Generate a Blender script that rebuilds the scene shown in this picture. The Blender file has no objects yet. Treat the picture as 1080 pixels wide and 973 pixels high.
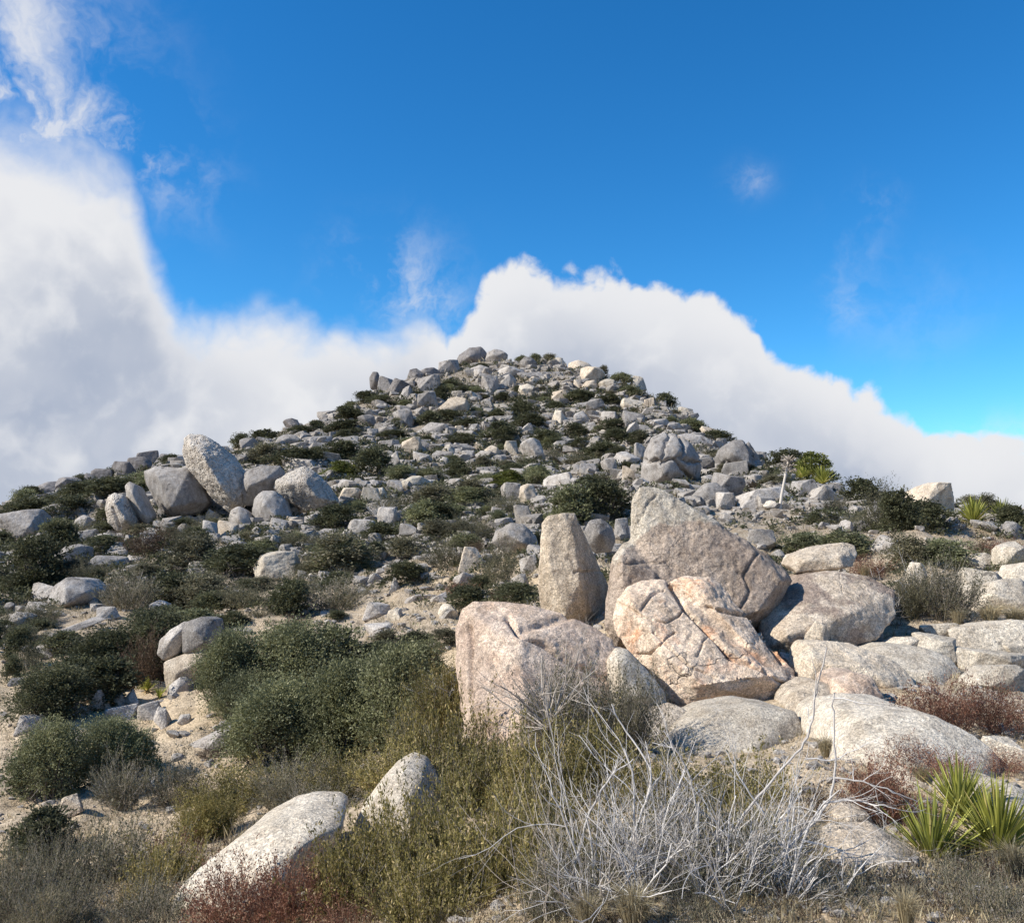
import bpy, bmesh, math, random
import numpy as np
from mathutils import Vector, Matrix, noise
from mathutils.bvhtree import BVHTree

R = math.radians
random.seed(7); rng = np.random.default_rng(7)
scene = bpy.context.scene
COL = scene.collection

# ------------------------------------------------------------------ camera
F = 935.0                       # focal length in pixels of the 1080 px wide photograph
PITCH = math.atan((560 - 486.5) / F)
cam_d = bpy.data.cameras.new('camera'); cam = bpy.data.objects.new('camera', cam_d); COL.objects.link(cam)
cam_d.sensor_width = 36; cam_d.lens = 36 * F / 1080
cam_d.clip_start = 0.05; cam_d.clip_end = 20000
cam.location = (0, 0, 0); cam.rotation_euler = (R(90) + PITCH, 0, 0)
scene.camera = cam

SUN_AZ = -105      # degrees from +Y, clockwise positive seen from above: sun to the left, a little behind
SUN_EL = 40
# ------------------------------------------------------------------ world
def ray(px, py):
    v = Vector(((px - 540) / F, 1.0, -(py - 486.5) / F))
    c, s = math.cos(PITCH), math.sin(PITCH)
    return Vector((v.x, v.y * c - v.z * s, v.y * s + v.z * c))
def at(px, py, Y):
    d = ray(px, py); return d * (Y / d.y)
def azel(px, py):
    d = ray(px, py).normalized(); return math.atan2(d.x, d.y), math.asin(d.z)

class NT:
    def __init__(s, tree): s.t = tree; s.n = tree.nodes; s.l = tree.links
    def node(s, typ, **kw):
        n = s.n.new(typ)
        for k, v in kw.items(): setattr(n, k, v)
        return n
    def put(s, sock, val):
        if isinstance(val, bpy.types.NodeSocket): s.l.new(val, sock)
        elif val is not None:
            if hasattr(val, '__len__') and len(val) == 3 and sock.type == 'RGBA': val = (*val, 1)
            sock.default_value = val
    def math(s, op, a, b=None, c=None, clamp=False):
        n = s.node('ShaderNodeMath', operation=op); n.use_clamp = clamp
        s.put(n.inputs[0], a)
        if b is not None: s.put(n.inputs[1], b)
        if c is not None: s.put(n.inputs[2], c)
        return n.outputs[0]
    def mapr(s, v, a, b, c=0.0, d=1.0, smooth=True):
        n = s.node('ShaderNodeMapRange'); n.interpolation_type = 'SMOOTHSTEP' if smooth else 'LINEAR'
        s.put(n.inputs[0], v)
        for i, x in enumerate((a, b, c, d)): s.put(n.inputs[1 + i], x)
        return n.outputs[0]
    def noise(s, vec, scale, detail=4, rough=.55, dist=0.0, color=False):
        n = s.node('ShaderNodeTexNoise'); s.put(n.inputs['Vector'], vec)
        n.inputs['Scale'].default_value = scale; n.inputs['Detail'].default_value = detail
        n.inputs['Roughness'].default_value = rough; n.inputs['Distortion'].default_value = dist
        return n.outputs['Color' if color else 'Fac']
    def voro(s, vec, scale, feature='F1', out='Distance', rand=1.0):
        n = s.node('ShaderNodeTexVoronoi', feature=feature); s.put(n.inputs['Vector'], vec)
        n.inputs['Scale'].default_value = scale; n.inputs['Randomness'].default_value = rand
        return n.outputs[out]
    def mix(s, f, a, b, mode='MIX'):
        n = s.node('ShaderNodeMix', data_type='RGBA', blend_type=mode)
        s.put(n.inputs[0], f); s.put(n.inputs[6], a); s.put(n.inputs[7], b)
        return n.outputs[2]
    def vm(s, op, a, b=None, scale=None):
        n = s.node('ShaderNodeVectorMath', operation=op); s.put(n.inputs[0], a)
        if b is not None: s.put(n.inputs[1], b)
        if scale is not None: s.put(n.inputs['Scale'], scale)
        return n.outputs['Vector' if op not in ('DOT_PRODUCT', 'LENGTH') else 'Value']

world = bpy.data.worlds.new('World'); scene.world = world; world.use_nodes = True
w = NT(world.node_tree); w.n.clear()
sky = w.node('ShaderNodeTexSky', sky_type='NISHITA'); sky.sun_disc = False
sky.sun_elevation = R(SUN_EL); sky.sun_rotation = R(SUN_AZ)
sky.altitude = 1500; sky.air_density = 1.0; sky.dust_density = 0.3; sky.ozone_density = 2.5
SKY_STRENGTH = 0.125
hs = w.node('ShaderNodeHueSaturation'); hs.inputs['Saturation'].default_value = 1.33
hs.inputs['Value'].default_value = 1.0
w.put(hs.inputs['Color'], sky.outputs[0])
blue = w.mix(1.0, hs.outputs[0], (0.66, 1.07, 1.14), 'MULTIPLY')
geo = w.node('ShaderNodeTexCoord'); D = geo.outputs['Generated']
sep = w.node('ShaderNodeSeparateXYZ'); w.put(sep.inputs[0], D)
az = w.math('ARCTAN2', sep.outputs[0], sep.outputs[1]); el = w.math('ARCSINE', sep.outputs[2])
# height of the cloud bank's top edge against azimuth
edge = [(0, 118), (60, 135), (120, 160), (150, 212), (172, 285), (215, 330), (260, 338), (300, 335), (350, 340), (400, 345),
        (440, 330), (470, 345), (483, 372), (493, 322), (520, 292), (570, 274), (610, 279), (660, 290), (710, 302), (760, 320),
        (797, 342), (828, 368), (862, 388), (905, 408), (950, 428), (995, 458), (1020, 470), (1055, 458), (1080, 452)]
pts = [(-math.pi, .20), (-2.2, .30), (-1.5, .42), (-1.0, .50), (-.72, .50)] + [azel(x, y) for x, y in edge] + [(.8, .16), (1.4, .22), (2.2, .14), (math.pi, .20)]
fc = w.node('ShaderNodeFloatCurve'); cm = fc.mapping; cv = cm.curves[0]
P = [((a + math.pi) / (2 * math.pi), e) for a, e in pts]
cv.points[0].location = P[0]; cv.points[1].location = P[-1]
for p in P[1:-1]: cv.points.new(*p)
for p in cv.points: p.handle_type = 'AUTO_CLAMPED'
cm.update()
w.put(fc.inputs['Value'], w.math('MULTIPLY_ADD', az, 1 / (2 * math.pi), 0.5))
E = fc.outputs[0]
warp = w.vm('ADD', D, w.vm('SCALE', w.vm('SUBTRACT', w.noise(D, 5, 4, .6, color=True), (.5, .5, .5)), scale=.08))
nb0 = w.noise(warp, 13, 7, .58)
def puff(scale):
    n = w.node('ShaderNodeTexVoronoi', feature='F1'); w.put(n.inputs['Vector'], warp); n.inputs['Scale'].default_value = scale
    return w.math('SUBTRACT', 1, n.outputs['Distance'])
bil = w.math('ADD', w.math('MULTIPLY', puff(11), .5), w.math('ADD', w.math('MULTIPLY', puff(26), .3), w.math('MULTIPLY', puff(60), .2)))
bil = w.mapr(bil, .38, .82, 0, 1, False)
nb = w.math('ADD', w.math('MULTIPLY', nb0, .75), w.math('MULTIPLY', bil, .22))
nbig = w.noise(D, 4.5, 3, .5)
below = w.math('SUBTRACT', E, el)
rag = w.math('ADD', w.math('MULTIPLY', w.math('SUBTRACT', nb, .46), .125), below)
leftness = w.mapr(az, -.06, -.12)
soft = w.math('MULTIPLY_ADD', leftness, .038, .013)
cloud = w.mapr(rag, w.math('MULTIPLY', soft, -.55), soft)
# thin wisps
def blob(px, py, ra, re, k):
    a0, e0 = azel(px, py)
    x = w.math('DIVIDE', w.math('SUBTRACT', az, a0), ra); y = w.math('DIVIDE', w.math('SUBTRACT', el, e0), re)
    r2 = w.math('ADD', w.math('MULTIPLY', x, x), w.math('MULTIPLY', y, y))
    return w.math('MULTIPLY', w.math('EXPONENT', w.math('MULTIPLY', r2, -1)), k)
wn = w.noise(w.vm('ADD', D, w.vm('SCALE', w.noise(D, 7, 5, .6, color=True), scale=.16)), 10, 7, .6)
tot = None
for b in [(5, 90, .05, .10, 1.0), (60, 20, .09, .04, .5), (135, 140, .04, .04, .95), (50, 140, .09, .05, 1.1), (150, 170, .03, .03, .6),
          (415, 290, .06, .045, .75), (450, 330, .04, .035, .9), (790, 190, .022, .016, .62), (925, 212, .022, .02, .42), (900, 270, .03, .04, .25),
          (888, 325, .018, .02, .4), (960, 330, .07, .05, .16), (720, 240, .2, .08, .0), (1060, 455, .04, .018, .6), (200, 190, .04, .05, .35)]:
    v = blob(*b); tot = v if tot is None else w.math('ADD', tot, v)
wisp = w.math('MULTIPLY', w.mapr(wn, .43, .74), tot, clamp=True)
cloud = w.math('MULTIPLY', cloud, w.mapr(below, -.055, -.005))
cl = w.math('MAXIMUM', cloud, w.math('MULTIPLY', wisp, .8))
depth = w.mapr(below, .01, .12)
shade = w.math('MULTIPLY', depth, w.mapr(w.math('ADD', w.math('MULTIPLY', nbig, .55), w.math('MULTIPLY', nb, .45)), .32, .60))
ccol = w.mix(shade, (0.93, 0.94, 0.97), (0.40, 0.475, 0.63))
lumn = w.noise(warp, 22, 6, .6)
ccol = w.mix(w.mapr(nb, .40, .62, .0, .35), ccol, (0.97, 0.97, 0.99))
bgs = w.node('ShaderNodeBackground'); w.put(bgs.inputs[0], blue); bgs.inputs[1].default_value = SKY_STRENGTH
bgc = w.node('ShaderNodeBackground'); w.put(bgc.inputs[0], ccol); bgc.inputs[1].default_value = 0.66
ms = w.node('ShaderNodeMixShader'); w.put(ms.inputs[0], cl); w.l.new(bgs.outputs[0], ms.inputs[1]); w.l.new(bgc.outputs[0], ms.inputs[2])
wo = w.node('ShaderNodeOutputWorld'); w.l.new(ms.outputs[0], wo.inputs[0])

sd = bpy.data.lights.new('sun', 'SUN'); sd.energy = 5.0; sd.angle = R(.53); sd.color = (1, .955, .88)
so = bpy.data.objects.new('sun', sd); COL.objects.link(so)
sv = Vector((math.sin(R(SUN_AZ)) * math.cos(R(SUN_EL)), math.cos(R(SUN_AZ)) * math.cos(R(SUN_EL)), math.sin(R(SUN_EL))))
so.rotation_euler = sv.to_track_quat('Z', 'Y').to_euler(); so.location = sv * 50

scene.view_settings.view_transform = 'Standard'; scene.view_settings.look = 'None'
scene.view_settings.exposure = 0.42; scene.view_settings.gamma = 1.0
scene.cycles.max_bounces = 5; scene.cycles.diffuse_bounces = 3; scene.cycles.transparent_max_bounces = 4

# ------------------------------------------------------------------ helpers
def tag(o, label=None, cat=None, group=None, kind=None):
    if label: o['label'] = label
    if cat: o['category'] = cat
    if group: o['group'] = group
    if kind: o['kind'] = kind
    return o
def np_mesh(name, V, faces, smooth=True):
    """V (n,3), faces: list of arrays (m,k)"""
    me = bpy.data.meshes.new(name)
    V = np.asarray(V, dtype=np.float32); me.vertices.add(len(V)); me.vertices.foreach_set('co', V.ravel())
    li = np.concatenate([f.ravel() for f in faces]).astype(np.int32)
    cnt = np.concatenate([np.full(len(f), f.shape[1]) for f in faces])
    st = np.concatenate([[0], np.cumsum(cnt)[:-1]]).astype(np.int32)
    me.loops.add(len(li)); me.loops.foreach_set('vertex_index', li)
    me.polygons.add(len(cnt)); me.polygons.foreach_set('loop_start', st)
    me.update(calc_edges=True)
    me.polygons.foreach_set('use_smooth', np.full(len(cnt), smooth)); me.update()
    return me
def link(name, me, mat, parent=None):
    o = bpy.data.objects.new(name, me); COL.objects.link(o)
    if mat and not me.materials: me.materials.append(mat)
    if parent: o.parent = parent
    return o
def mat_new(name):
    m = bpy.data.materials.new(name); m.use_nodes = True
    t = NT(m.node_tree); t.n.clear()
    out = t.node('ShaderNodeOutputMaterial'); return m, t, out

# ------------------------------------------------------------------ materials
def rock_mat(name, c_hi, c_lo, lichen=.25, lichen_col=(.085, .078, .07), stain=0.0, stain_col=(.56, .30, .17),
             crack=.5, crack_scale=.5, grain=1.0, bump=1.0, varnish=0.0, pit=0.0, rnd=.16, cap=False):
    m, t, out = mat_new(name)
    g = t.node('ShaderNodeNewGeometry'); oi = t.node('ShaderNodeObjectInfo')
    off = t.vm('SCALE', (37.0, 91.0, 53.0), scale=oi.outputs['Random'])
    Pw = t.vm('ADD', g.outputs['Position'], off)
    big = t.noise(Pw, .9, 5, .6); mid = t.noise(Pw, 4.5, 6, .65); fine = t.noise(Pw, 28 , 5, .7)
    col = t.mix(t.mapr(big, .33, .68), c_lo, c_hi)
    col = t.mix(t.mapr(mid, .35, .72, 0, .65), col, tuple(min(1, c * 1.12) for c in c_hi))
    if stain:
        sn = t.noise(Pw, 1.9, 6, .62, .5)
        col = t.mix(t.mapr(sn, .5 , .68, 0, stain), col, stain_col)
    if varnish:
        vn = t.noise(Pw, 1.3, 8, .68)
        col = t.mix(t.mapr(vn, .47, .58, 0, varnish), col, (.20, .15, .125))
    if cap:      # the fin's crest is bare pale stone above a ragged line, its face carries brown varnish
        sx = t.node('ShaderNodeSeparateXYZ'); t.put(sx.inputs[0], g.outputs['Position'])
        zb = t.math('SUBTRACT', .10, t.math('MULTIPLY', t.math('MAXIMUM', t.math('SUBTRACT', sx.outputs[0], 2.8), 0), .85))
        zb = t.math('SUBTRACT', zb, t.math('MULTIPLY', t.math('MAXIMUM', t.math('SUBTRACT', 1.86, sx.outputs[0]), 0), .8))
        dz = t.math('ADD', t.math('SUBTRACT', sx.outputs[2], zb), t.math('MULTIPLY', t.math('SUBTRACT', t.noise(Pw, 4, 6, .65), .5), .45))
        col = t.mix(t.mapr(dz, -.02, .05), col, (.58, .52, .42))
    # mineral grain: salt and pepper
    v = t.voro(Pw, 95 * grain, 'F1', 'Color'); sp = t.node('ShaderNodeSeparateColor'); t.put(sp.inputs[0], v)
    col = t.mix(1.0, col, t.mix(t.mapr(sp.outputs[0], .0, 1, 0, 1, False), (.62, .62, .63), (1.38, 1.36, 1.33)), 'MULTIPLY')
    col = t.mix(1.0, col, t.mix(t.mapr(fine, .3, .7), (.74, .73, .72), (1.22, 1.21, 1.20)), 'MULTIPLY')
    ln = t.math('ADD', t.math('MULTIPLY', t.noise(Pw, 3.2, 9, .72), .7), t.math('MULTIPLY', t.noise(Pw, .8, 2, .5), .3))
    lm = t.mapr(ln, .655 - .2 * lichen, .70 - .18 * lichen)
    col = t.mix(t.math('MULTIPLY', lm, .8), col, lichen_col)
    st = t.noise(t.vm('MULTIPLY', Pw, (2.2, 2.2, .45)), 2.4, 6, .65)
    col = t.mix(1.0, col, t.mix(t.mapr(st, .32, .62), (.80, .77, .74), (1.12, 1.12, 1.12)), 'MULTIPLY')
    # cracks
    wv = t.vm('ADD', Pw, t.vm('SCALE', t.noise(Pw, 1.6, 4, .6, color=True), scale=.9))
    ce = t.voro(wv, crack_scale, 'DISTANCE_TO_EDGE')
    cmask = t.mapr(t.noise(Pw, .9, 3), .50, .58)
    cr = t.math('MULTIPLY', t.mapr(ce, .0, .012, 1, 0), t.math('MULTIPLY', cmask, crack))
    col = t.mix(t.math('MULTIPLY', cr, .8), col, (.05, .042, .036))
    br = t.math('MULTIPLY_ADD', oi.outputs['Random'], 2 * rnd, 1 - rnd)
    col = t.mix(1.0, col, t.vm('SCALE', (1, 1, 1), scale=br), 'MULTIPLY')
    b = t.node('ShaderNodeBsdfPrincipled'); t.put(b.inputs['Base Color'], col)
    b.inputs['Roughness'].default_value = .93; b.inputs['Specular IOR Level'].default_value = .18
    h = t.math('ADD', t.math('MULTIPLY', mid, .5), t.math('MULTIPLY', fine, .34))
    h = t.math('ADD', h, t.math('MULTIPLY', t.noise(Pw, 90, 3, .7), .12))
    if pit:
        pv = t.voro(Pw, 9, 'F1'); h = t.math('SUBTRACT', h, t.math('MULTIPLY', t.mapr(pv, .1, .5, 1, 0), pit))
    h = t.math('SUBTRACT', h, t.math('MULTIPLY', cr, .6))
    bp = t.node('ShaderNodeBump'); bp.inputs['Strength'].default_value = .85 * bump; bp.inputs['Distance'].default_value = .07
    t.put(bp.inputs['Height'], h); t.l.new(bp.outputs[0], b.inputs['Normal'])
    t.l.new(b.outputs[0], out.inputs[0]); return m

M = {}
M['warm'] = rock_mat('pale_granite', (.54, .465, .365), (.42, .35, .265), lichen=.25, crack=.3, crack_scale=.5)
M['cream'] = rock_mat('cream_granite', (.53, .475, .385), (.43, .375, .295), lichen=.16, crack=.15, crack_scale=.4)
M['pink'] = rock_mat('pink_granite', (.56, .455, .355), (.47, .36, .275), lichen=.25, stain=.35, stain_col=(.55, .35, .22), crack=.3, crack_scale=.5, varnish=.45)
M['orange'] = rock_mat('orange_granite', (.58, .475, .365), (.50, .39, .29), lichen=.2, stain=.85, stain_col=(.60, .31, .165), crack=.6, crack_scale=.7)
M['brown'] = rock_mat('weathered_granite', (.46, .385, .30), (.33, .26, .20), lichen=.35, crack=.3, crack_scale=.6, varnish=.6, pit=.15, bump=1.25)
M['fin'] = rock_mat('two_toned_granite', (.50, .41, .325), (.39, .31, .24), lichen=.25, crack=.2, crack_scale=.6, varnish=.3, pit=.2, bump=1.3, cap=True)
M['varn'] = rock_mat('varnished_tan_granite', (.54, .46, .36), (.45, .37, .28), lichen=.3, crack=.3, crack_scale=.5, varnish=.75, bump=1.0)
M['pyr'] = rock_mat('tan_granite', (.58, .50, .39), (.48, .40, .30), lichen=.28, crack=.2, crack_scale=.5, pit=.15, bump=1.3)
M['grey'] = rock_mat('grey_granite', (.33, .31, .285), (.215, .20, .185), lichen=.42, crack=.35, crack_scale=.5, rnd=.25)
M['pale'] = rock_mat('pale_grey_granite', (.42, .39, .35), (.30, .275, .245), lichen=.32, crack=.3, crack_scale=.5, rnd=.2)
M['dark'] = rock_mat('dark_granite', (.23, .215, .205), (.14, .13, .125), lichen=.5, crack=.4, crack_scale=.5, rnd=.2)
M['pitted'] = rock_mat('pitted_granite', (.50, .46, .40), (.38, .34, .29), lichen=.25, crack=.2, pit=.6, bump=1.6)

def leaf_mat(name, cols, trans=.32, rough=.6, big=1.0):
    m, t, out = mat_new(name)
    g = t.node('ShaderNodeNewGeometry'); oi = t.node('ShaderNodeObjectInfo')
    r = g.outputs['Random Per Island']
    col = t.mix(t.mapr(r, .15, .85), cols[0], cols[1])
    col = t.mix(t.mapr(r, .86, .93), col, cols[2])
    nz = t.noise(g.outputs['Position'], 1.6 * big, 3, .5)
    col = t.mix(1.0, col, t.mix(t.mapr(nz, .3, .7), (.72, .74, .74), (1.3, 1.26, 1.15)), 'MULTIPLY')
    br = t.math('MULTIPLY_ADD', oi.outputs['Random'], .45, .78)
    col = t.mix(1.0, col, t.vm('SCALE', (1, 1, 1), scale=br), 'MULTIPLY')
    b = t.node('ShaderNodeBsdfPrincipled'); t.put(b.inputs['Base Color'], col)
    b.inputs['Roughness'].default_value = rough; b.inputs['Specular IOR Level'].default_value = .15
    tr = t.node('ShaderNodeBsdfTranslucent'); t.put(tr.inputs[0], col)
    mx = t.node('ShaderNodeMixShader'); mx.inputs[0].default_value = trans
    t.l.new(b.outputs[0], mx.inputs[1]); t.l.new(tr.outputs[0], mx.inputs[2]); t.l.new(mx.outputs[0], out.inputs[0])
    return m
M['leaf_dark'] = leaf_mat('dark_green_leaf', ((.072, .077, .042), (.118, .122, .068), (.17, .165, .105)))
M['leaf_green'] = leaf_mat('evergreen_leaf', ((.14, .148, .075), (.215, .22, .125), (.29, .285, .18)))
M['leaf_grey'] = leaf_mat('grey_green_leaf', ((.105, .10, .062), (.185, .172, .112), (.30, .265, .19)))
M['leaf_olive'] = leaf_mat('olive_leaf', ((.15, .13, .045), (.275, .235, .09), (.48, .38, .20)))
M['leaf_yellow'] = leaf_mat('yellow_green_leaf', ((.10, .115, .03), (.19, .21, .06), (.28, .26, .10)))
M['leaf_brown'] = leaf_mat('brown_leaf', ((.075, .05, .035), (.13, .09, .062), (.2, .15, .11)))
M['red'] = leaf_mat('red_seed_heads', ((.13, .060, .042), (.235, .118, .082), (.38, .26, .18)), .2)
M['straw'] = leaf_mat('dry_straw', ((.30, .24, .15), (.46, .39, .25), (.56, .50, .36)), .25)
M['yucca'] = leaf_mat('yucca_leaf', ((.24, .25, .05), (.44, .44, .12), (.66, .54, .22)), .35, .45)
M['yucca_dry'] = leaf_mat('dry_yucca_leaf', ((.42, .32, .18), (.58, .46, .28), (.62, .52, .36)), .2)
def bark(name, a, b_):
    m, t, out = mat_new(name); g = t.node('ShaderNodeNewGeometry')
    n = t.noise(g.outputs['Position'], 35, 5, .6)
    r = g.outputs['Random Per Island']
    col = t.mix(t.mapr(t.math('ADD', t.math('MULTIPLY', n, .6), t.math('MULTIPLY', r, .4)), .25, .75), a, b_)
    b = t.node('ShaderNodeBsdfPrincipled'); t.put(b.inputs['Base Color'], col); b.inputs['Roughness'].default_value = .85
    bp = t.node('ShaderNodeBump'); bp.inputs['Strength'].default_value = .5; bp.inputs['Distance'].default_value = .005
    t.put(bp.inputs['Height'], n); t.l.new(bp.outputs[0], b.inputs['Normal'])
    t.l.new(b.outputs[0], out.inputs[0]); return m
M['bark'] = bark('grey_brown_bark', (.11, .09, .075), (.26, .225, .195))
M['dead'] = bark('bleached_dead_wood', (.38, .35, .32), (.68, .64, .59))
M['deadgrey'] = bark('grey_dead_wood', (.30, .25, .20), (.54, .47, .39))
M['stalk'] = bark('dry_stalk', (.42, .37, .31), (.62, .56, .48))

def ground_mat():
    m, t, out = mat_new('decomposed_granite_soil'); g = t.node('ShaderNodeNewGeometry'); Pw = g.outputs['Position']
    big = t.noise(Pw, .22, 5, .6); mid = t.noise(Pw, 1.7, 7, .65, .3); fine = t.noise(Pw, 24, 6, .7)
    col = t.mix(t.mapr(mid, .35, .65), (.42, .325, .21), (.57, .455, .31))
    col = t.mix(t.mapr(big, .42, .62, 0, .5), col, (.37, .315, .25))
    sx = t.node('ShaderNodeSeparateXYZ'); t.put(sx.inputs[0], Pw)
    hill = t.mapr(t.math('ADD', sx.outputs[1], t.math('MULTIPLY', big, 16)), 24, 42)
    rocky = t.mix(t.mapr(t.noise(Pw, 3.0, 8, .75), .38, .6), (.115, .095, .07), (.31, .28, .24))
    col = t.mix(t.math('MULTIPLY', hill, .85), col, rocky)
    lit = t.noise(Pw, 5.5, 8, .72)
    col = t.mix(t.mapr(lit, .52, .62, 0, .45), col, (.19, .145, .10))
    v = t.voro(Pw, 42, 'F1', 'Color'); sp = t.node('ShaderNodeSeparateColor'); t.put(sp.inputs[0], v)
    col = t.mix(1.0, col, t.mix(sp.outputs[0], (.70, .70, .70), (1.28, 1.26, 1.25)), 'MULTIPLY')
    col = t.mix(1.0, col, t.mix(t.mapr(fine, .3, .7), (.75, .74, .73), (1.15, 1.15, 1.15)), 'MULTIPLY')
    b = t.node('ShaderNodeBsdfPrincipled'); t.put(b.inputs['Base Color'], col)
    b.inputs['Roughness'].default_value = .95; b.inputs['Specular IOR Level'].default_value = .1
    peb = t.mapr(t.voro(Pw, 30, 'F1'), .1, .5, 1, 0)
    h = t.math('ADD', t.math('MULTIPLY', mid, .8), t.math('ADD', t.math('MULTIPLY', fine, .3), t.math('MULTIPLY', peb, .12)))
    bp = t.node('ShaderNodeBump'); bp.inputs['Strength'].default_value = .8; bp.inputs['Distance'].default_value = .07
    t.put(bp.inputs['Height'], h); t.l.new(bp.outputs[0], b.inputs['Normal']); t.l.new(b.outputs[0], out.inputs[0]); return m
M['ground'] = ground_mat()

# ------------------------------------------------------------------ terrain
CP = [ # px, py, distance
 (0, 975, 6.2), (100, 975, 6.0), (250, 975, 5.6), (400, 975, 5.0), (560, 975, 4.3), (700, 975, 4.0), (850, 975, 3.9), (1000, 975, 3.8), (1080, 975, 3.8),
 (60, 900, 8.3), (200, 900, 7.6), (350, 900, 6.6), (520, 890, 5.8), (700, 900, 5.1), (880, 900, 4.9), (1060, 900, 4.9),
 (0, 850, 10.5), (120, 830, 11.2), (250, 830, 10.3), (400, 830, 8.6), (560, 810, 7.9), (720, 800, 7.4), (900, 835, 6.2), (1060, 830, 6.6),
 (0, 770, 14.2), (100, 765, 14.2), (220, 760, 13.8), (350, 800, 11.2), (470, 780, 10.0), (560, 790, 8.4),
 (740, 752, 8.7), (850, 760, 8.2), (980, 770, 8.2), (1080, 770, 8.4),
 (0, 690, 20), (60, 670, 22), (200, 720, 17), (300, 690, 18), (420, 660, 17.5), (480, 640, 18), (560, 640, 15.5), (620, 660, 12.2), (700, 668, 11.4), (800, 668, 11), (900, 690, 10.4), (1010, 690, 10.8), (1080, 700, 10.4),
 (850, 640, 13), (940, 640, 13), (1030, 648, 13), (1090, 640, 13.5),
 (0, 620, 30), (90, 630, 28), (200, 630, 27), (300, 625, 26), (400, 625, 23), (480, 620, 22), (560, 610, 21), (650, 580, 21),
 (840, 595, 19), (930, 600, 18), (1040, 590, 18.5),
 (0, 575, 42), (60, 560, 44), (130, 565, 40), (220, 560, 38), (300, 560, 37), (380, 565, 34), (450, 575, 31), (520, 570, 28), (600, 560, 28),
 (690, 530, 34), (760, 540, 31), (840, 535, 32), (920, 560, 27), (1000, 560, 27), (1080, 560, 27),
 (250, 510, 49), (330, 520, 47), (400, 520, 46), (480, 520, 45), (560, 520, 43), (640, 510, 44),
 (350, 470, 61), (430, 470, 62), (520, 470, 62), (600, 470, 61), (680, 470, 57), (740, 490, 48), (800, 505, 43), (870, 520, 38), (940, 540, 33), (1020, 540, 33), (1080, 548, 32),
 (450, 430, 74), (530, 425, 77), (610, 425, 75), (670, 430, 71),
]
SKY = [(-260, 600, 52), (-120, 565, 54), (0, 528, 56), (40, 518, 57), (100, 505, 58), (150, 490, 59), (200, 480, 62), (250, 466, 66), (300, 448, 71), (350, 432, 76), (390, 412, 81), (430, 398, 86),
       (480, 382, 91), (530, 375, 94), (580, 378, 93), (620, 385, 90), (660, 402, 85), (700, 420, 79), (740, 445, 69), (775, 468, 59), (810, 485, 51), (860, 502, 45), (920, 520, 41), (980, 530, 39), (1040, 538, 38), (1090, 540, 38), (1200, 545, 38), (1340, 552, 38)]
Wp = [tuple(at(*c)) for c in CP] + [tuple(at(x, y + 7, Y)) for x, y, Y in SKY]
for px, py, Y in SKY:
    b = at(px, py, Y)
    for k, dz in ((1.22, -1.5), (1.6, -9)):
        Wp.append((b.x * k, b.y * k, b.z + dz - (k - 1) * 8))
Wp += [(0, 0, -1.72), (3, 0, -1.6), (-3, 0, -2.1), (0, -6, -1.9), (8, -4, -1.6), (-8, -4, -3.2), (-14, 4, -4.2), (-22, 12, -5.5), (12, 6, -1.8), (16, 14, -1.3), (20, 22, -.8),
       (-30, 26, -5), (-50, 40, -6), (30, 30, .5), (0, -30, -4), (30, -20, -4), (-30, -20, -8)]
Wp = np.array(Wp)
def tps(r2): return .5 * r2 * np.log(r2 + 1e-9)
A = Wp[:, :2] / 10.0
n_ = len(A); K = tps(((A[:, None] - A[None]) ** 2).sum(-1)) + np.eye(n_) * .004
Pm = np.hstack([np.ones((n_, 1)), A]); S = np.zeros((n_ + 3, n_ + 3)); S[:n_, :n_] = K; S[:n_, n_:] = Pm; S[n_:, :n_] = Pm.T
sol = np.linalg.solve(S, np.concatenate([Wp[:, 2], np.zeros(3)]))
def hbase(x, y):
    q = np.stack([x, y], -1) / 10.0
    out = np.zeros(len(q))
    for i in range(0, len(q), 20000):
        s = q[i:i + 20000]
        out[i:i + 20000] = tps(((s[:, None] - A[None]) ** 2).sum(-1)) @ sol[:n_] + sol[n_] + s @ sol[n_ + 1:]
    r = np.hypot(x, y); f = np.clip((r - 110) / 120, 0, 1); f = f * f * (3 - 2 * f)
    far = -12 - 90 * np.clip((r - 120) / 2500, 0, 1)
    return np.clip(out, -40, 30) * (1 - f) + far * f
NR, NA = 300, 640
rr = np.concatenate([[0], np.geomspace(.8, 150, NR), np.geomspace(165, 9000, 26)])
# finer angular steps in front
th = np.concatenate([np.linspace(-.75, .75, 460, endpoint=False), np.linspace(.75, 2 * math.pi - .75, 180, endpoint=False)])
gx = rr[1:, None] * np.sin(th)[None]; gy = rr[1:, None] * np.cos(th)[None]
X = np.concatenate([[0], gx.ravel()]); Yv = np.concatenate([[0], gy.ravel()])
Z = hbase(X, Yv)
rad = np.hypot(X, Yv)
nz = np.array([noise.fractal(Vector((a * .35, b * .35, 3)), 1, 2, 4) * .5 + noise.fractal(Vector((a * 1.7, b * 1.7, 9)), .9, 2, 3) * .13 if r < 160 else 0 for a, b, r in zip(X, Yv, rad)])
Z = Z + nz * np.clip(rad / 22, .16, .8)
V = np.stack([X, Yv, Z], -1)
nrow = len(rr) - 1; na = len(th)
i = np.arange(nrow - 1)[:, None] * na + 1; j = np.arange(na)[None]; j2 = (j + 1) % na
quads = np.stack([i + j, i + na + j, i + na + j2, i + j2], -1).reshape(-1, 4)[:, ::-1]
tri = np.stack([np.zeros(na, int), 1 + np.arange(na), 1 + (np.arange(na) + 1) % na], -1)[:, ::-1]
gm = np_mesh('ground', V, [quads, tri])
ground = link('ground', gm, M['ground']); ground['kind'] = 'structure'
bvh = BVHTree.FromPolygons(V.tolist(), [tuple(q) for q in quads.tolist()])
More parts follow.
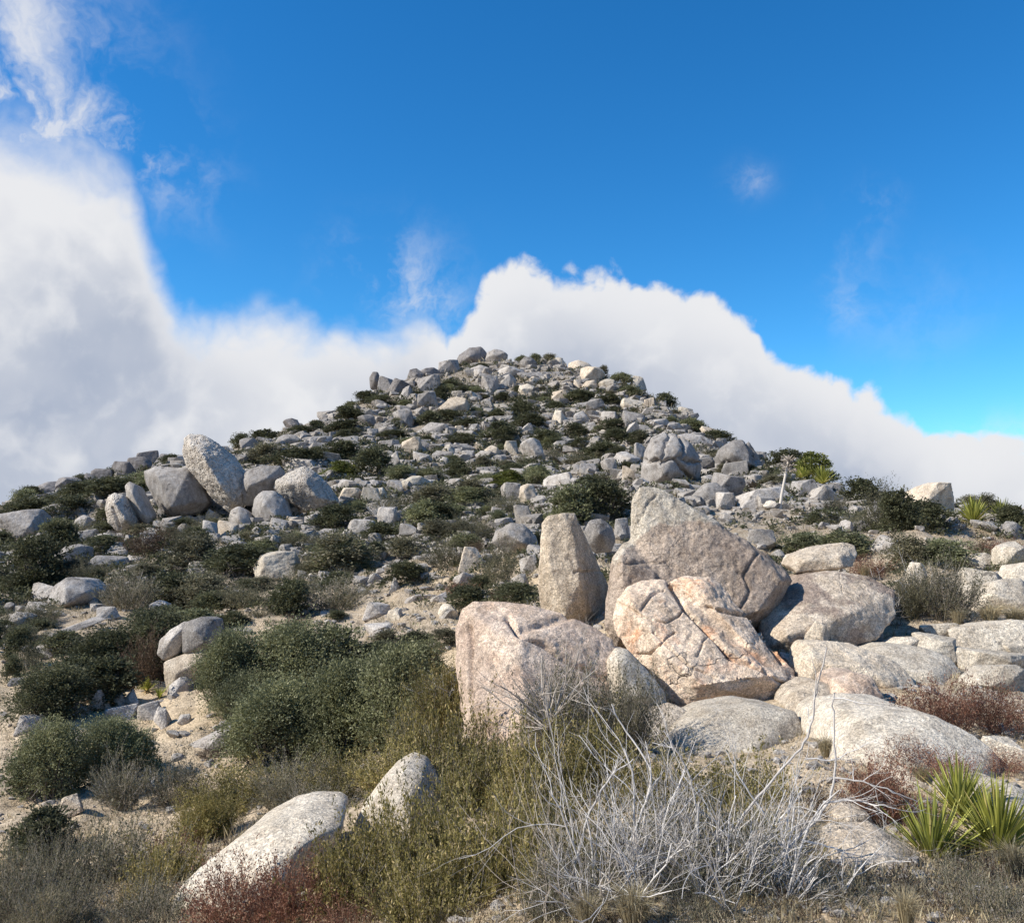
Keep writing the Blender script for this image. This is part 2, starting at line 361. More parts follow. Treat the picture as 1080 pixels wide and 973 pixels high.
def gray(px, py):
    """first point of the ground along the line of sight; below the skyline only"""
    for k in range(60):
        d = ray(px, py).normalized(); h = bvh.ray_cast(Vector((0, 0, 0)), d, 140)
        if h[0] is not None: return h[0]
        py += 1.5
    return None
def gz(x, y):
    h = bvh.ray_cast(Vector((x, y, 200)), Vector((0, 0, -1))); return h[0].z if h[0] is not None else -10

# ------------------------------------------------------------------ boulder geometry
def tex(kind, size, **kw):
    t = bpy.data.textures.new('tex', kind); t.noise_scale = size
    for k, v in kw.items(): setattr(t, k, v)
    return t
T_BIG = tex('CLOUDS', .55, noise_depth=2); T_MID = tex('CLOUDS', .24, noise_depth=3, noise_type='HARD_NOISE'); T_FINE = tex('CLOUDS', .07, noise_depth=4)
T_CHIP = tex('VORONOI', .33)
def sculpt(groups, voxel, smooth=6, amp=(.06, .03, .012), size=1.0, chip=0.0, off=(0, 0, 0)):
    """union of convex hulls -> one closed weathered stone mesh. groups: lists of points"""
    bm = bmesh.new()
    for pts in groups:
        b2 = bmesh.new()
        for p in pts: b2.verts.new(Vector(p))
        r = bmesh.ops.convex_hull(b2, input=b2.verts[:])
        bmesh.ops.delete(b2, geom=[v for v in b2.verts if not v.link_faces], context='VERTS')
        me = bpy.data.meshes.new('h'); b2.to_mesh(me); b2.free(); bm.from_mesh(me); bpy.data.meshes.remove(me)
    bmesh.ops.recalc_face_normals(bm, faces=bm.faces)
    me = bpy.data.meshes.new('h'); bm.to_mesh(me); bm.free()
    ob = bpy.data.objects.new('h', me); COL.objects.link(ob)
    e = bpy.data.objects.new('e', None); COL.objects.link(e); e.location = off; e.scale = (size,) * 3
    m = ob.modifiers.new('r', 'REMESH'); m.mode = 'VOXEL'; m.voxel_size = voxel; m.use_smooth_shade = True
    m = ob.modifiers.new('s', 'SMOOTH'); m.iterations = smooth; m.factor = .6
    for T, a in ((T_BIG, amp[0]), (T_CHIP, chip), (T_MID, amp[1]), (T_FINE, amp[2])):
        if not a: continue
        d = ob.modifiers.new('d', 'DISPLACE'); d.texture = T; d.strength = a * 2 * size; d.mid_level = .5
        d.texture_coords = 'OBJECT'; d.texture_coords_object = e
    bpy.context.view_layer.update()
    dg = bpy.context.evaluated_depsgraph_get()
    out = bpy.data.meshes.new_from_object(ob.evaluated_get(dg))
    bpy.data.objects.remove(ob); bpy.data.objects.remove(e); bpy.data.meshes.remove(me)
    out.polygons.foreach_set('use_smooth', [True] * len(out.polygons)); out.materials.clear()
    return out

def unit(me):
    """scale mesh to the unit box, base at z=0, centred in x,y"""
    n = len(me.vertices); c = np.empty(n * 3, np.float32); me.vertices.foreach_get('co', c); c = c.reshape(-1, 3)
    lo, hi = c.min(0), c.max(0); c = (c - (lo + hi) / 2) / (hi - lo); c[:, 2] += .5
    me.vertices.foreach_set('co', c.ravel()); me.update(); return me
def lib_rock(kind, seed, hi=False):
    r = random.Random(seed); pts = []
    if kind == 'round': n, pw, sm = 22, 3.0, 2
    elif kind == 'block': n, pw, sm = 15, 4.0, 1
    elif kind == 'sharp': n, pw, sm = 10, 3.0, 1
    elif kind == 'slab': n, pw, sm = 16, 4.2, 2
    else: n, pw, sm = 40, 2.2, 6                                  # dome
    for k in range(n):
        v = Vector((r.gauss(0, 1), r.gauss(0, 1), r.gauss(0, 1))).normalized()
        q = (abs(v.x) ** pw + abs(v.y) ** pw + abs(v.z) ** pw) ** (-1 / pw)
        v = v * q * r.uniform(.86, 1.05); pts.append((v.x * .5, v.y * .5, v.z * .5))
    if kind in ('block', 'sharp', 'slab'):      # jointed granite: a skewed box with corners and edges broken off
        j = .24 if kind == 'block' else .30; pts = []
        for sx in (-1, 1):
            for sy in (-1, 1):
                for sz in (-1, 1):
                    tp = (.78 if kind != 'sharp' else .5) if sz > 0 else 1
                    c = Vector((sx * tp, sy * tp, sz)) * .5 + Vector((r.uniform(-j, j), r.uniform(-j, j), r.uniform(-j, j)))
                    q = r.uniform(.06, .44)
                    for ax in range(3):
                        d = c.copy(); d[ax] -= (sx, sy, sz)[ax] * q * r.uniform(.3, 1.2); pts.append(tuple(d))
    if kind == 'slab': pts = [(x, y, z * .5 + x * .12) for x, y, z in pts]
    vox = .017 if hi else .034
    sm = sm * (2 if hi else 1)
    me = sculpt([pts], vox, sm, (.02, .013, .009), size=.9, chip=(.0 if kind == 'dome' else .012), off=(seed * 3.1, seed * 1.7, 0))
    return unit(me)
LIB = {}
for kind, cnt in (('round', 6), ('block', 7), ('sharp', 6), ('slab', 5), ('dome', 4)):
    LIB[kind] = [lib_rock(kind, 10 * cnt + k) for k in range(cnt)]
HI = {k: [lib_rock(k, 900 + 7 * s + len(k), True) for s in range(n)] for k, n in (('round', 3), ('block', 3), ('sharp', 2), ('slab', 3), ('dome', 3))}

BOULDERS = []      # objects with 'px' records for the labels
def rec(o, x0, y0, x1, y1, look): BOULDERS.append((o, x0, y0, x1, y1, look)); return o
rk = random.Random(5)
WORDS = {'round': 'rounded', 'block': 'blocky', 'sharp': 'angular', 'slab': 'flat', 'dome': 'domed'}
TONE = {'warm': 'tan', 'cream': 'cream', 'pink': 'pinkish', 'orange': 'orange-stained', 'brown': 'brown', 'pyr': 'tan', 'grey': 'grey', 'pale': 'pale grey', 'dark': 'dark grey', 'pitted': 'pitted grey'}
MESHCACHE = {}
def with_mat(me, matname):
    k = (me.name, matname)
    if k not in MESHCACHE:
        c = me.copy(); c.materials.clear(); c.materials.append(M[matname]); MESHCACHE[k] = c
    return MESHCACHE[k]
def boulder(x0, y0, x1, y1, kind='block', mat=None, tilt=0.0, sink=.18, deep=None, Y=None, label=None, yaw=None):
    cx = (x0 + x1) / 2
    p = at(cx, y1, Y) if Y else gray(cx, y1 - 1)
    if p is None: return None
    k = p.y / F; W = (x1 - x0) * k; H = (y1 - y0) * k
    if p.y > 22: W *= 1.16; H *= 1.10
    # a tilted box looks wider: take the tilt out of the size
    t = R(tilt); c, s = abs(math.cos(t)), abs(math.sin(t))
    if tilt:
        det = max(.35, c * c - s * s); W, H = max(.25 * W, (W * c - H * s) / det), max(.25 * H, (H * c - W * s) / det)
    H *= 1 + sink; Dp = (deep or rk.uniform(.75, 1.05)) * min(W, H * 1.9) if not deep else deep * W
    big = (x1 - x0) > 34
    me = rk.choice((HI if big else LIB)[kind]); mat = mat or ('warm' if p.y < 16 else rk.choice(('pale', 'grey', 'grey', 'pale')))
    o = bpy.data.objects.new('boulder', with_mat(me, mat)); COL.objects.link(o)
    yaw = R((rk.choice((0, 180)) + rk.uniform(-22, 22)) if yaw is None else yaw)
    q = Matrix.Rotation(t, 4, 'Y') @ Matrix.Rotation(yaw, 4, 'Z') @ Matrix.Diagonal((W * 1.06, Dp, H, 1))
    zoff = -(sink / (1 + sink)) * H
    o.matrix_world = Matrix.Translation((p.x, p.y + Dp * .32, p.z)) @ Matrix.Translation((0, 0, H / 2 + zoff)) @ q @ Matrix.Translation((0, 0, -.5))
    return rec(o, x0, y0, x1, y1, label or (TONE[mat], WORDS[kind]))

def hero(Y, groups, mat, label, lean=0.0, thick=None, vox=.024, smooth=2, amp=(.02, .014, .010), chip=.0, cracks=(), bottom=None):
    """groups: (outline [(px,py[,d])], front [(px,py,d)]); d = metres away from distance Y"""
    allp = [q for g in groups for q in g[0]]; yb = max(q[1] for q in allp); yt = min(q[1] for q in allp)
    xs = [q[0] for q in allp]; Wm = (max(xs) - min(xs)) * Y / F; thick = thick or Wm * .8
    G = []
    def un(px, py, d): return at(px, py, Y + d + lean * (yb - py) / (yb - yt))
    for g in groups:
        outl, front = g[0], g[1]; th = g[2] if len(g) > 2 else thick
        cxx = sum(q[0] for q in outl) / len(outl); cyy = sum(q[1] for q in outl) / len(outl)
        pts = [un(q[0], q[1], q[2] if len(q) > 2 else 0) for q in outl]
        pts += [un(*q) for q in front]
        for q in outl:
            v = un(q[0] * .8 + cxx * .2, q[1] * .85 + cyy * .15, 0); v.y += th; pts.append(v)
        # root of the stone below the soil
        low = min(p.z for p in pts)
        G.append(pts)
    c = sum((p for g in G for p in g), Vector()) / sum(len(g) for g in G)
    G = [[p - c for p in g] for g in G]
    if smooth >= 9: amp = (amp[0] * .8, amp[1] * .3, amp[2] * .6)
    me = sculpt(G, vox, smooth, amp, size=max(.6, Wm * .55), chip=chip, off=tuple(c))
    if cracks:
        n = len(me.vertices); co = np.empty(n * 3, np.float32); me.vertices.foreach_get('co', co); co = co.reshape(-1, 3)
        no = np.empty(n * 3, np.float32); me.vertices.foreach_get('normal', no); no = no.reshape(-1, 3)
        Wc = co + np.array(c)[None]
        cP, sP = math.cos(PITCH), math.sin(PITCH)
        yy = Wc[:, 1] * cP + Wc[:, 2] * sP; zz = -Wc[:, 1] * sP + Wc[:, 2] * cP
        px = 540 + F * Wc[:, 0] / yy; py = 486.5 - F * zz / yy
        wob = np.array([noise.noise(Vector(q) * 3.1) for q in Wc.tolist()]) * 5
        dep = np.zeros(n)
        for (poly, wd, dp) in cracks:
            best = np.full(n, 1e9)
            for (a, b) in zip(poly[:-1], poly[1:]):
                ax, ay = a; bx, by = b; L2 = (bx - ax) ** 2 + (by - ay) ** 2
                tt = np.clip(((px - ax) * (bx - ax) + (py + wob - ay) * (by - ay)) / L2, 0, 1)
                best = np.minimum(best, np.hypot(px + wob * .5 - ax - tt * (bx - ax), py + wob - ay - tt * (by - ay)))
            dep = np.maximum(dep, dp * np.exp(-(best / wd) ** 2))
        dep *= (no[:, 1] < .3)
        co -= no * dep[:, None]; me.vertices.foreach_set('co', co.ravel()); me.update()
    me.materials.append(M[mat])
    o = bpy.data.objects.new('boulder', me); COL.objects.link(o); o.location = c
    return rec(o, min(xs), yt, max(xs), yb, label)

# ---- the large foreground stones
hero(12.3, [([(571, 552), (578, 543), (592, 540), (606, 541, .1), (613, 557, .3), (628, 592, .5), (644, 622, .6), (642, 655, .5), (612, 676), (572, 664), (567, 612), (572, 580)],
             [(580, 598, -.28), (606, 566, -.12), (612, 612, -.30), (596, 650, -.32), (618, 640, -.2)])], 'pyr',
     'tan pyramid-shaped boulder standing upright with a pointed top', thick=1.0, chip=.02, vox=.02, amp=(.02, .014, .012),
     cracks=[([(606, 604), (620, 601), (634, 600)], 1.2, .03)])
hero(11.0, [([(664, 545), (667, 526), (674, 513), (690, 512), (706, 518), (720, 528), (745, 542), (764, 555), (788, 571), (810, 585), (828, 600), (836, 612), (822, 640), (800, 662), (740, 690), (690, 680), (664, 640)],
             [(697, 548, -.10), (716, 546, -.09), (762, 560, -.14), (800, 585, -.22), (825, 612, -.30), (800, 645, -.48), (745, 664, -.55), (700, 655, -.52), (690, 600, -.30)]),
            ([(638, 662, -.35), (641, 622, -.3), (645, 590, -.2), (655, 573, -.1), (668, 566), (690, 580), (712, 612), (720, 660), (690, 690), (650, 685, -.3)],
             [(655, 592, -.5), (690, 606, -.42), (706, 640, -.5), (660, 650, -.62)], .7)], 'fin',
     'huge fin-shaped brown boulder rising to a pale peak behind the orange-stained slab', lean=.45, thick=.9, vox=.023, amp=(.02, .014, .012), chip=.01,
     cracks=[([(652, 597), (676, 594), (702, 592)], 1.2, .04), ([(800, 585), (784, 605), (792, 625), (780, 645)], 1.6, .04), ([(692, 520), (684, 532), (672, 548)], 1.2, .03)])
hero(9.2, [([(647, 652), (650, 630), (660, 618), (676, 613), (700, 611), (722, 622), (760, 655), (800, 682), (842, 716), (840, 728), (815, 740), (780, 745), (730, 752), (700, 738), (668, 695), (652, 672)],
            [(668, 636, -.32), (700, 632, -.22), (700, 690, -.38), (740, 722, -.42), (780, 716, -.36), (812, 712, -.30), (730, 660, -.24)]),
           ([(704, 615), (722, 606), (752, 607), (764, 618), (772, 640), (790, 655), (815, 680), (838, 708), (843, 722), (812, 716), (770, 690), (735, 655)],
            [(735, 616, -.20), (752, 640, -.22), (790, 680, -.22)], .6)], 'orange',
     'large cracked pinkish tan slab stained orange, propped up among the foreground boulders', lean=.85, thick=.75, vox=.0125, amp=(.02, .014, .012), chip=.02,
     cracks=[([(706, 614), (722, 640), (740, 660), (756, 676), (768, 690), (790, 698)], 2.2, .10), ([(650, 636), (676, 648), (702, 655), (716, 648), (722, 636)], 1.2, .045),
             ([(712, 668), (698, 682), (684, 690), (672, 688)], 1.2, .045), ([(676, 642), (686, 628), (700, 622)], 1.1, .035), ([(745, 640), (768, 645), (790, 648), (806, 672), (826, 700)], 2.0, .08),
             ([(770, 690), (800, 704), (832, 724)], 1.8, .06), ([(690, 668), (708, 686), (730, 704), (752, 712), (790, 716)], 1.1, .035), ([(735, 690), (742, 675), (760, 668)], 1.1, .03)])
hero(8.6, [([(480, 700), (480, 662), (486, 642), (499, 634), (530, 634), (562, 638), (592, 646), (625, 661), (646, 672), (656, 700), (655, 760), (600, 812), (520, 815), (488, 770)],
            [(502, 650, -.20), (520, 665, -.42), (548, 672, -.50), (552, 730, -.62), (545, 790, -.62), (500, 740, -.4), (610, 690, -.25), (620, 750, -.35), (590, 665, -.12)])], 'pink',
     'big pinkish boulder with a smooth lit face left of the orange-stained slab', lean=.9, thick=1.1, vox=.021, amp=(.02, .014, .01), chip=.005,
     cracks=[([(536, 652), (545, 665), (575, 680), (605, 700), (640, 715)], 2.6, .09), ([(497, 665), (496, 740)], 2.2, .06), ([(550, 662), (600, 650)], 4, .05)])
hero(8.9, [([(638, 716), (640, 694), (650, 683), (662, 684), (680, 703), (702, 730), (706, 752), (680, 765), (645, 762), (637, 740)], [(655, 710, -.3), (680, 735, -.3), (655, 740, -.32)])], 'cream',
     'cream egg-shaped boulder wedged under the lower edge of the orange-stained slab', lean=.2, thick=.6, vox=.017, smooth=10)
hero(7.9, [([(575, 800), (590, 775), (640, 757), (690, 748), (722, 746), (738, 760), (725, 800), (650, 840), (590, 835)], [(640, 785, -.3), (700, 775, -.3), (610, 815, -.3)])], 'warm',
     'low tan ledge rock running under the pink and orange boulders', lean=.6, thick=.8, smooth=9, vox=.022)
hero(7.5, [([(690, 800), (712, 770), (750, 752), (800, 744), (840, 750), (856, 780), (848, 830), (760, 860), (700, 845)], [(740, 790, -.3), (800, 785, -.35), (780, 830, -.4)])], 'cream',
     'smooth cream boulder directly behind the bleached dead branches', lean=.5, thick=.9, smooth=12, vox=.022)
hero(6.35, [([(884, 800), (884, 780), (905, 757), (940, 750), (985, 754), (1020, 770), (1048, 788), (1062, 806), (1050, 850), (980, 880), (900, 870)], [(915, 800, -.25), (960, 800, -.35), (960, 835, -.45), (1010, 815, -.3)])], 'cream',
     'broad smooth whale-backed boulder in the right foreground behind the yuccas', lean=.7, thick=1.2, smooth=16, vox=.022, amp=(.03, .015, .006))
hero(5.9, [([(178, 962), (188, 935), (212, 915), (250, 885), (285, 866), (318, 859), (352, 861), (364, 870), (350, 900), (330, 940), (290, 1000), (200, 1005)], [(230, 940, -.2), (290, 905, -.3), (320, 890, -.25), (270, 965, -.35)])], 'cream',
     'smooth cream boulder like a whale back at the bottom left', lean=.35, thick=.8, smooth=14, vox=.017, amp=(.03, .014, .006))
hero(6.9, [([(368, 880), (385, 845), (405, 818), (425, 809), (445, 815), (462, 840), (478, 880), (480, 920), (420, 950), (370, 930)], [(405, 850, -.2), (430, 850, -.28), (440, 900, -.35)])], 'cream',
     'cream rounded boulder half hidden behind the olive bush at the bottom', thick=.8, smooth=12, vox=.02)
hero(10.6, [([(800, 690), (800, 650), (815, 636), (838, 622), (850, 606), (880, 600), (915, 606), (944, 622), (946, 650), (925, 675), (880, 690), (840, 700)], [(850, 640, -.3), (900, 645, -.35), (830, 670, -.4)])], 'varn',
     'broad brown-varnished tan boulder under the flat cap rock', lean=.9, thick=1.2, smooth=2, vox=.024, amp=(.02, .014, .012))
hero(11.9, [([(832, 597), (838, 586), (862, 577), (888, 572), (902, 575), (905, 585), (900, 598), (868, 604), (840, 604)], [(850, 590, -.2), (885, 588, -.25), (890, 598, -.2)])], 'warm',
     'flat-topped cap rock resting above the brown-varnished boulder', lean=.3, thick=.7, smooth=2, vox=.015, chip=.02)
hero(9.2, [([(841, 712), (843, 690), (852, 679), (880, 678), (905, 680), (925, 690), (950, 700), (972, 728), (960, 745), (900, 735), (850, 730)], [(860, 698, -.25), (910, 702, -.28), (940, 722, -.25)])], 'pyr',
     'lichen-spotted grey tan boulder right of the orange-stained slab', lean=.5, thick=.7, smooth=5, vox=.019, chip=.02)
hero(9.6, [([(904, 705), (915, 688), (940, 681), (975, 682), (1002, 692), (1020, 715), (1015, 738), (960, 740), (920, 725)], [(940, 705, -.25), (985, 710, -.3)])], 'cream',
     'smooth cream boulder left of the pale rock shelf and above the red shrubs', lean=.6, thick=.8, smooth=10, vox=.02)
hero(8.3, [([(876, 735), (878, 716), (900, 709), (920, 712), (934, 735), (930, 752), (905, 765), (880, 760)], [(895, 730, -.2), (915, 742, -.2)])], 'pink',
     'pinkish angular block above the broad whale-backed boulder', lean=.4, thick=.6, smooth=2, vox=.016)
hero(8.4, [([(828, 748), (838, 730), (862, 719), (880, 722), (890, 745), (885, 770), (840, 775)], [(850, 745, -.2), (870, 742, -.2)])], 'warm',
     'tan rounded rock leaning against the pinkish angular block', lean=.3, thick=.6, smooth=8, vox=.017)
hero(7.6, [([(848, 770), (855, 750), (875, 739), (895, 743), (904, 762), (900, 785), (860, 792)], [(870, 760, -.2), (890, 765, -.2)])], 'cream',
     'small round cream boulder tucked beside the white branch tips', lean=.3, thick=.5, smooth=10, vox=.016)
hero(4.55, [([(886, 925), (889, 897, .25), (905, 891, .45), (960, 890, .5), (978, 905, .3), (986, 930), (950, 965), (900, 960)], [(905, 935, -.15), (950, 940, -.2), (930, 915, .05)])], 'warm',
     'flat-topped pale slab at the bottom right, left of the foreground yuccas', thick=.45, smooth=4, vox=.012)
hero(5.6, [([(1018, 880), (1024, 850), (1042, 832), (1068, 827), (1092, 838), (1110, 870), (1080, 900), (1030, 895)], [(1045, 860, -.2), (1080, 865, -.25)])], 'cream',
     'smooth cream dome behind the foreground yuccas at the right edge', thick=.6, smooth=12, vox=.014)
hero(5.3, [([(880, 885), (884, 862), (900, 854), (918, 857), (926, 872), (915, 890)], [(900, 872, -.1)])], 'warm',
     'small tan rock between the whale-backed boulder and the flat bottom right slab', thick=.35, smooth=5, vox=.012)
# ---- hillside outcrops
hero(41, [([(192, 480), (193, 462), (200, 457), (214, 458), (222, 463), (240, 478), (256, 500), (262, 515), (256, 535), (243, 542), (225, 528), (208, 505), (196, 492)],
           [(200, 470, -.6), (214, 480, -1.1), (232, 512, -1.2), (245, 528, -.8)])], 'pitted',
     'tall leaning pitted slab, the most prominent rock on the left slope', thick=1.9, vox=.075, smooth=1, amp=(.02, .02, .03), chip=.02)
hero(41.5, [([(151, 497), (163, 491), (178, 496), (200, 493), (212, 508), (222, 530), (210, 543), (185, 548), (170, 541), (163, 524), (153, 510)],
            [(166, 502, -.8), (190, 515, -1.1), (180, 535, -1.1), (205, 530, -.8)])], 'grey',
     'broad brown-grey boulder leaning against the left side of the tall pitted slab', thick=1.8, vox=.075, smooth=1, chip=.012)
hero(40, [([(131, 512), (136, 507), (143, 511), (152, 528), (161, 545), (157, 553), (149, 551), (140, 540), (133, 524)], [(139, 520, -.4), (150, 542, -.4)])], 'pale',
     'narrow tooth-shaped slab leaning between two bigger rocks on the left slope', thick=.9, vox=.06, smooth=3)
hero(39.5, [([(110, 536), (113, 524), (120, 519), (130, 522), (137, 535), (143, 550), (140, 556), (124, 561), (113, 551)], [(120, 530, -.6), (132, 548, -.7)])], 'pitted',
     'leaning pale slab with a vertical split, leftmost of the big slope rocks', thick=1.2, vox=.06, smooth=2, cracks=[([(118, 535), (127, 558)], 1.2, .14)])
hero(41, [([(250, 520), (252, 505), (262, 494), (276, 490), (296, 491), (300, 505), (292, 520), (276, 532), (256, 534)], [(262, 512, -.8), (280, 505, -.7)])], 'grey',
     'rounded boulder wedged right of the tall pitted slab', thick=1.6, vox=.075, smooth=2, chip=.01)
hero(40.5, [([(287, 515), (290, 506), (305, 497), (322, 491), (332, 497), (345, 510), (358, 529), (340, 538), (330, 545), (318, 535), (300, 527)],
            [(305, 510, -.8), (322, 508, -1.0), (335, 525, -.9)])], 'pitted',
     'large grey pitted boulder, rightmost of the big slope rocks', thick=1.8, vox=.075, smooth=1, chip=.015)
hero(39, [([(265, 540), (267, 526), (276, 517), (290, 517), (300, 527), (307, 545), (300, 556), (280, 562), (267, 556)], [(278, 532, -.7), (292, 545, -.8)])], 'grey',
     'blocky grey boulder supporting the wedged rounded one', thick=1.3, vox=.07, smooth=1, chip=.01)
hero(38.5, [([(240, 548), (243, 537), (252, 533), (262, 540), (269, 555), (264, 566), (250, 567), (243, 560)], [(252, 548, -.5), (260, 558, -.5)])], 'pale',
     'egg-shaped pale boulder below the tall pitted slab', thick=1.0, vox=.06, smooth=3)
hero(41.5, [([(676, 500), (680, 475), (688, 460), (700, 455), (716, 457), (730, 468), (742, 485), (738, 505), (725, 518), (705, 522), (680, 520)],
            [(690, 475, -.9), (715, 475, -1.1), (700, 500, -1.2), (728, 495, -.8)])], 'grey',
     'domed cracked outcrop directly behind the peak of the fin-shaped boulder', thick=2.0, vox=.07, smooth=2, chip=.01,
     cracks=[([(680, 486), (712, 485), (742, 486)], 1.6, .3), ([(712, 485), (735, 512)], 1.6, .3), ([(719, 485), (722, 470), (716, 458)], 1.5, .25), ([(697, 490), (700, 470), (706, 458)], 1.4, .15)])
hero(44, [([(757, 480), (762, 470), (775, 463), (790, 464), (800, 480), (808, 496), (795, 505), (775, 500), (760, 495)], [(772, 478, -.8), (790, 488, -.9)])], 'grey',
     'grey cracked outcrop on the right shoulder, above the flat grey slab', thick=1.8, vox=.08, smooth=1, chip=.012, cracks=[([(787, 465), (798, 485)], 1.5, .25), ([(760, 488), (785, 490)], 1.5, .2)])
hero(16.3, [([(165, 690), (167, 675), (178, 664), (193, 655), (200, 656), (196, 672), (188, 690), (172, 697)], [(180, 675, -.2)])], 'pale',
     'split rock with a rounded left lobe at the top of the left stack', thick=.7, vox=.03, smooth=2)
hero(16.0, [([(191, 664), (198, 654), (212, 650), (225, 653), (229, 668), (226, 680), (208, 690), (192, 690)], [(205, 665, -.25), (215, 678, -.25)])], 'grey',
     'dark-faced boulder topping the rock stack beside the green bushes', thick=.7, vox=.03, smooth=4)
hero(16.0, [([(172, 712), (171, 698), (185, 692), (208, 686), (228, 676), (236, 678), (225, 692), (200, 705), (194, 720), (190, 742), (178, 746)], [(185, 710, -.25), (205, 700, -.25)])], 'warm',
     'curved grey slab under the dark-faced boulder of the left stack', thick=.8, vox=.03, smooth=4)
hero(15.6, [([(174, 738), (178, 722), (190, 713), (198, 718), (196, 740), (188, 750), (175, 749)], [(184, 730, -.2)])], 'pale',
     'lowest egg-shaped rock at the foot of the left stack', thick=.5, vox=.025, smooth=7)
hero(26.5, [([(48, 635), (56, 618), (70, 608), (88, 610), (104, 622), (100, 635), (80, 642), (66, 646)], [(68, 620, -.6), (90, 625, -.5), (68, 638, -.7)])], 'grey',
     'rounded grey boulder with a dark triangular face at the far left', thick=1.2, vox=.05, smooth=3)
hero(24.3, [([(517, 572), (522, 560), (538, 551), (552, 552), (566, 565), (570, 580), (560, 588), (535, 585)], [(535, 563, -.5), (552, 572, -.6)])], 'pale',
     'large rounded pale boulder left of the pyramid boulder', thick=1.2, vox=.045, smooth=2, chip=.02)
hero(16.5, [([(616, 560), (622, 548), (634, 546), (646, 555), (650, 570), (645, 582), (628, 584), (618, 576)], [(632, 562, -.3)])], 'grey',
     'blue-grey round boulder right behind the pyramid boulder', thick=.8, vox=.03, smooth=3)
hero(92, [([(476, 388), (484, 374), (495, 366), (508, 365), (514, 372), (513, 384), (496, 390)], [(495, 376, -1.2)])], 'dark', 'dark wedge-shaped slab forming the highest point of the hill', thick=3, vox=.15, smooth=2)
hero(90, [([(566, 392), (572, 382), (584, 377), (592, 376), (598, 384), (600, 396), (585, 399), (568, 397)], [(580, 386, -1.0), (590, 382, -.8)])], 'cream', 'sunlit cream block near the summit, right of centre', thick=3, vox=.15, smooth=2)
hero(89, [([(598, 392), (600, 382), (610, 379), (622, 383), (630, 392), (625, 402), (604, 402)], [(610, 388, -1.0)])], 'warm', 'tan block just right of the sunlit cream summit block', thick=3, vox=.15, smooth=2)
hero(84, [([(390, 410), (389, 398), (393, 391), (399, 392), (401, 402), (398, 414)], [(395, 400, -.6)])], 'dark', 'dark upright pillar rock ending the left shoulder of the summit', thick=1.5, vox=.12, smooth=3)
hero(84, [([(493, 400), (496, 388), (506, 384), (518, 388), (520, 398), (512, 408), (495, 409)], [(505, 394, -1.0)])], 'pale', 'pale upright block below the dark wedge-shaped summit slab', thick=2.4, vox=.13, smooth=2)

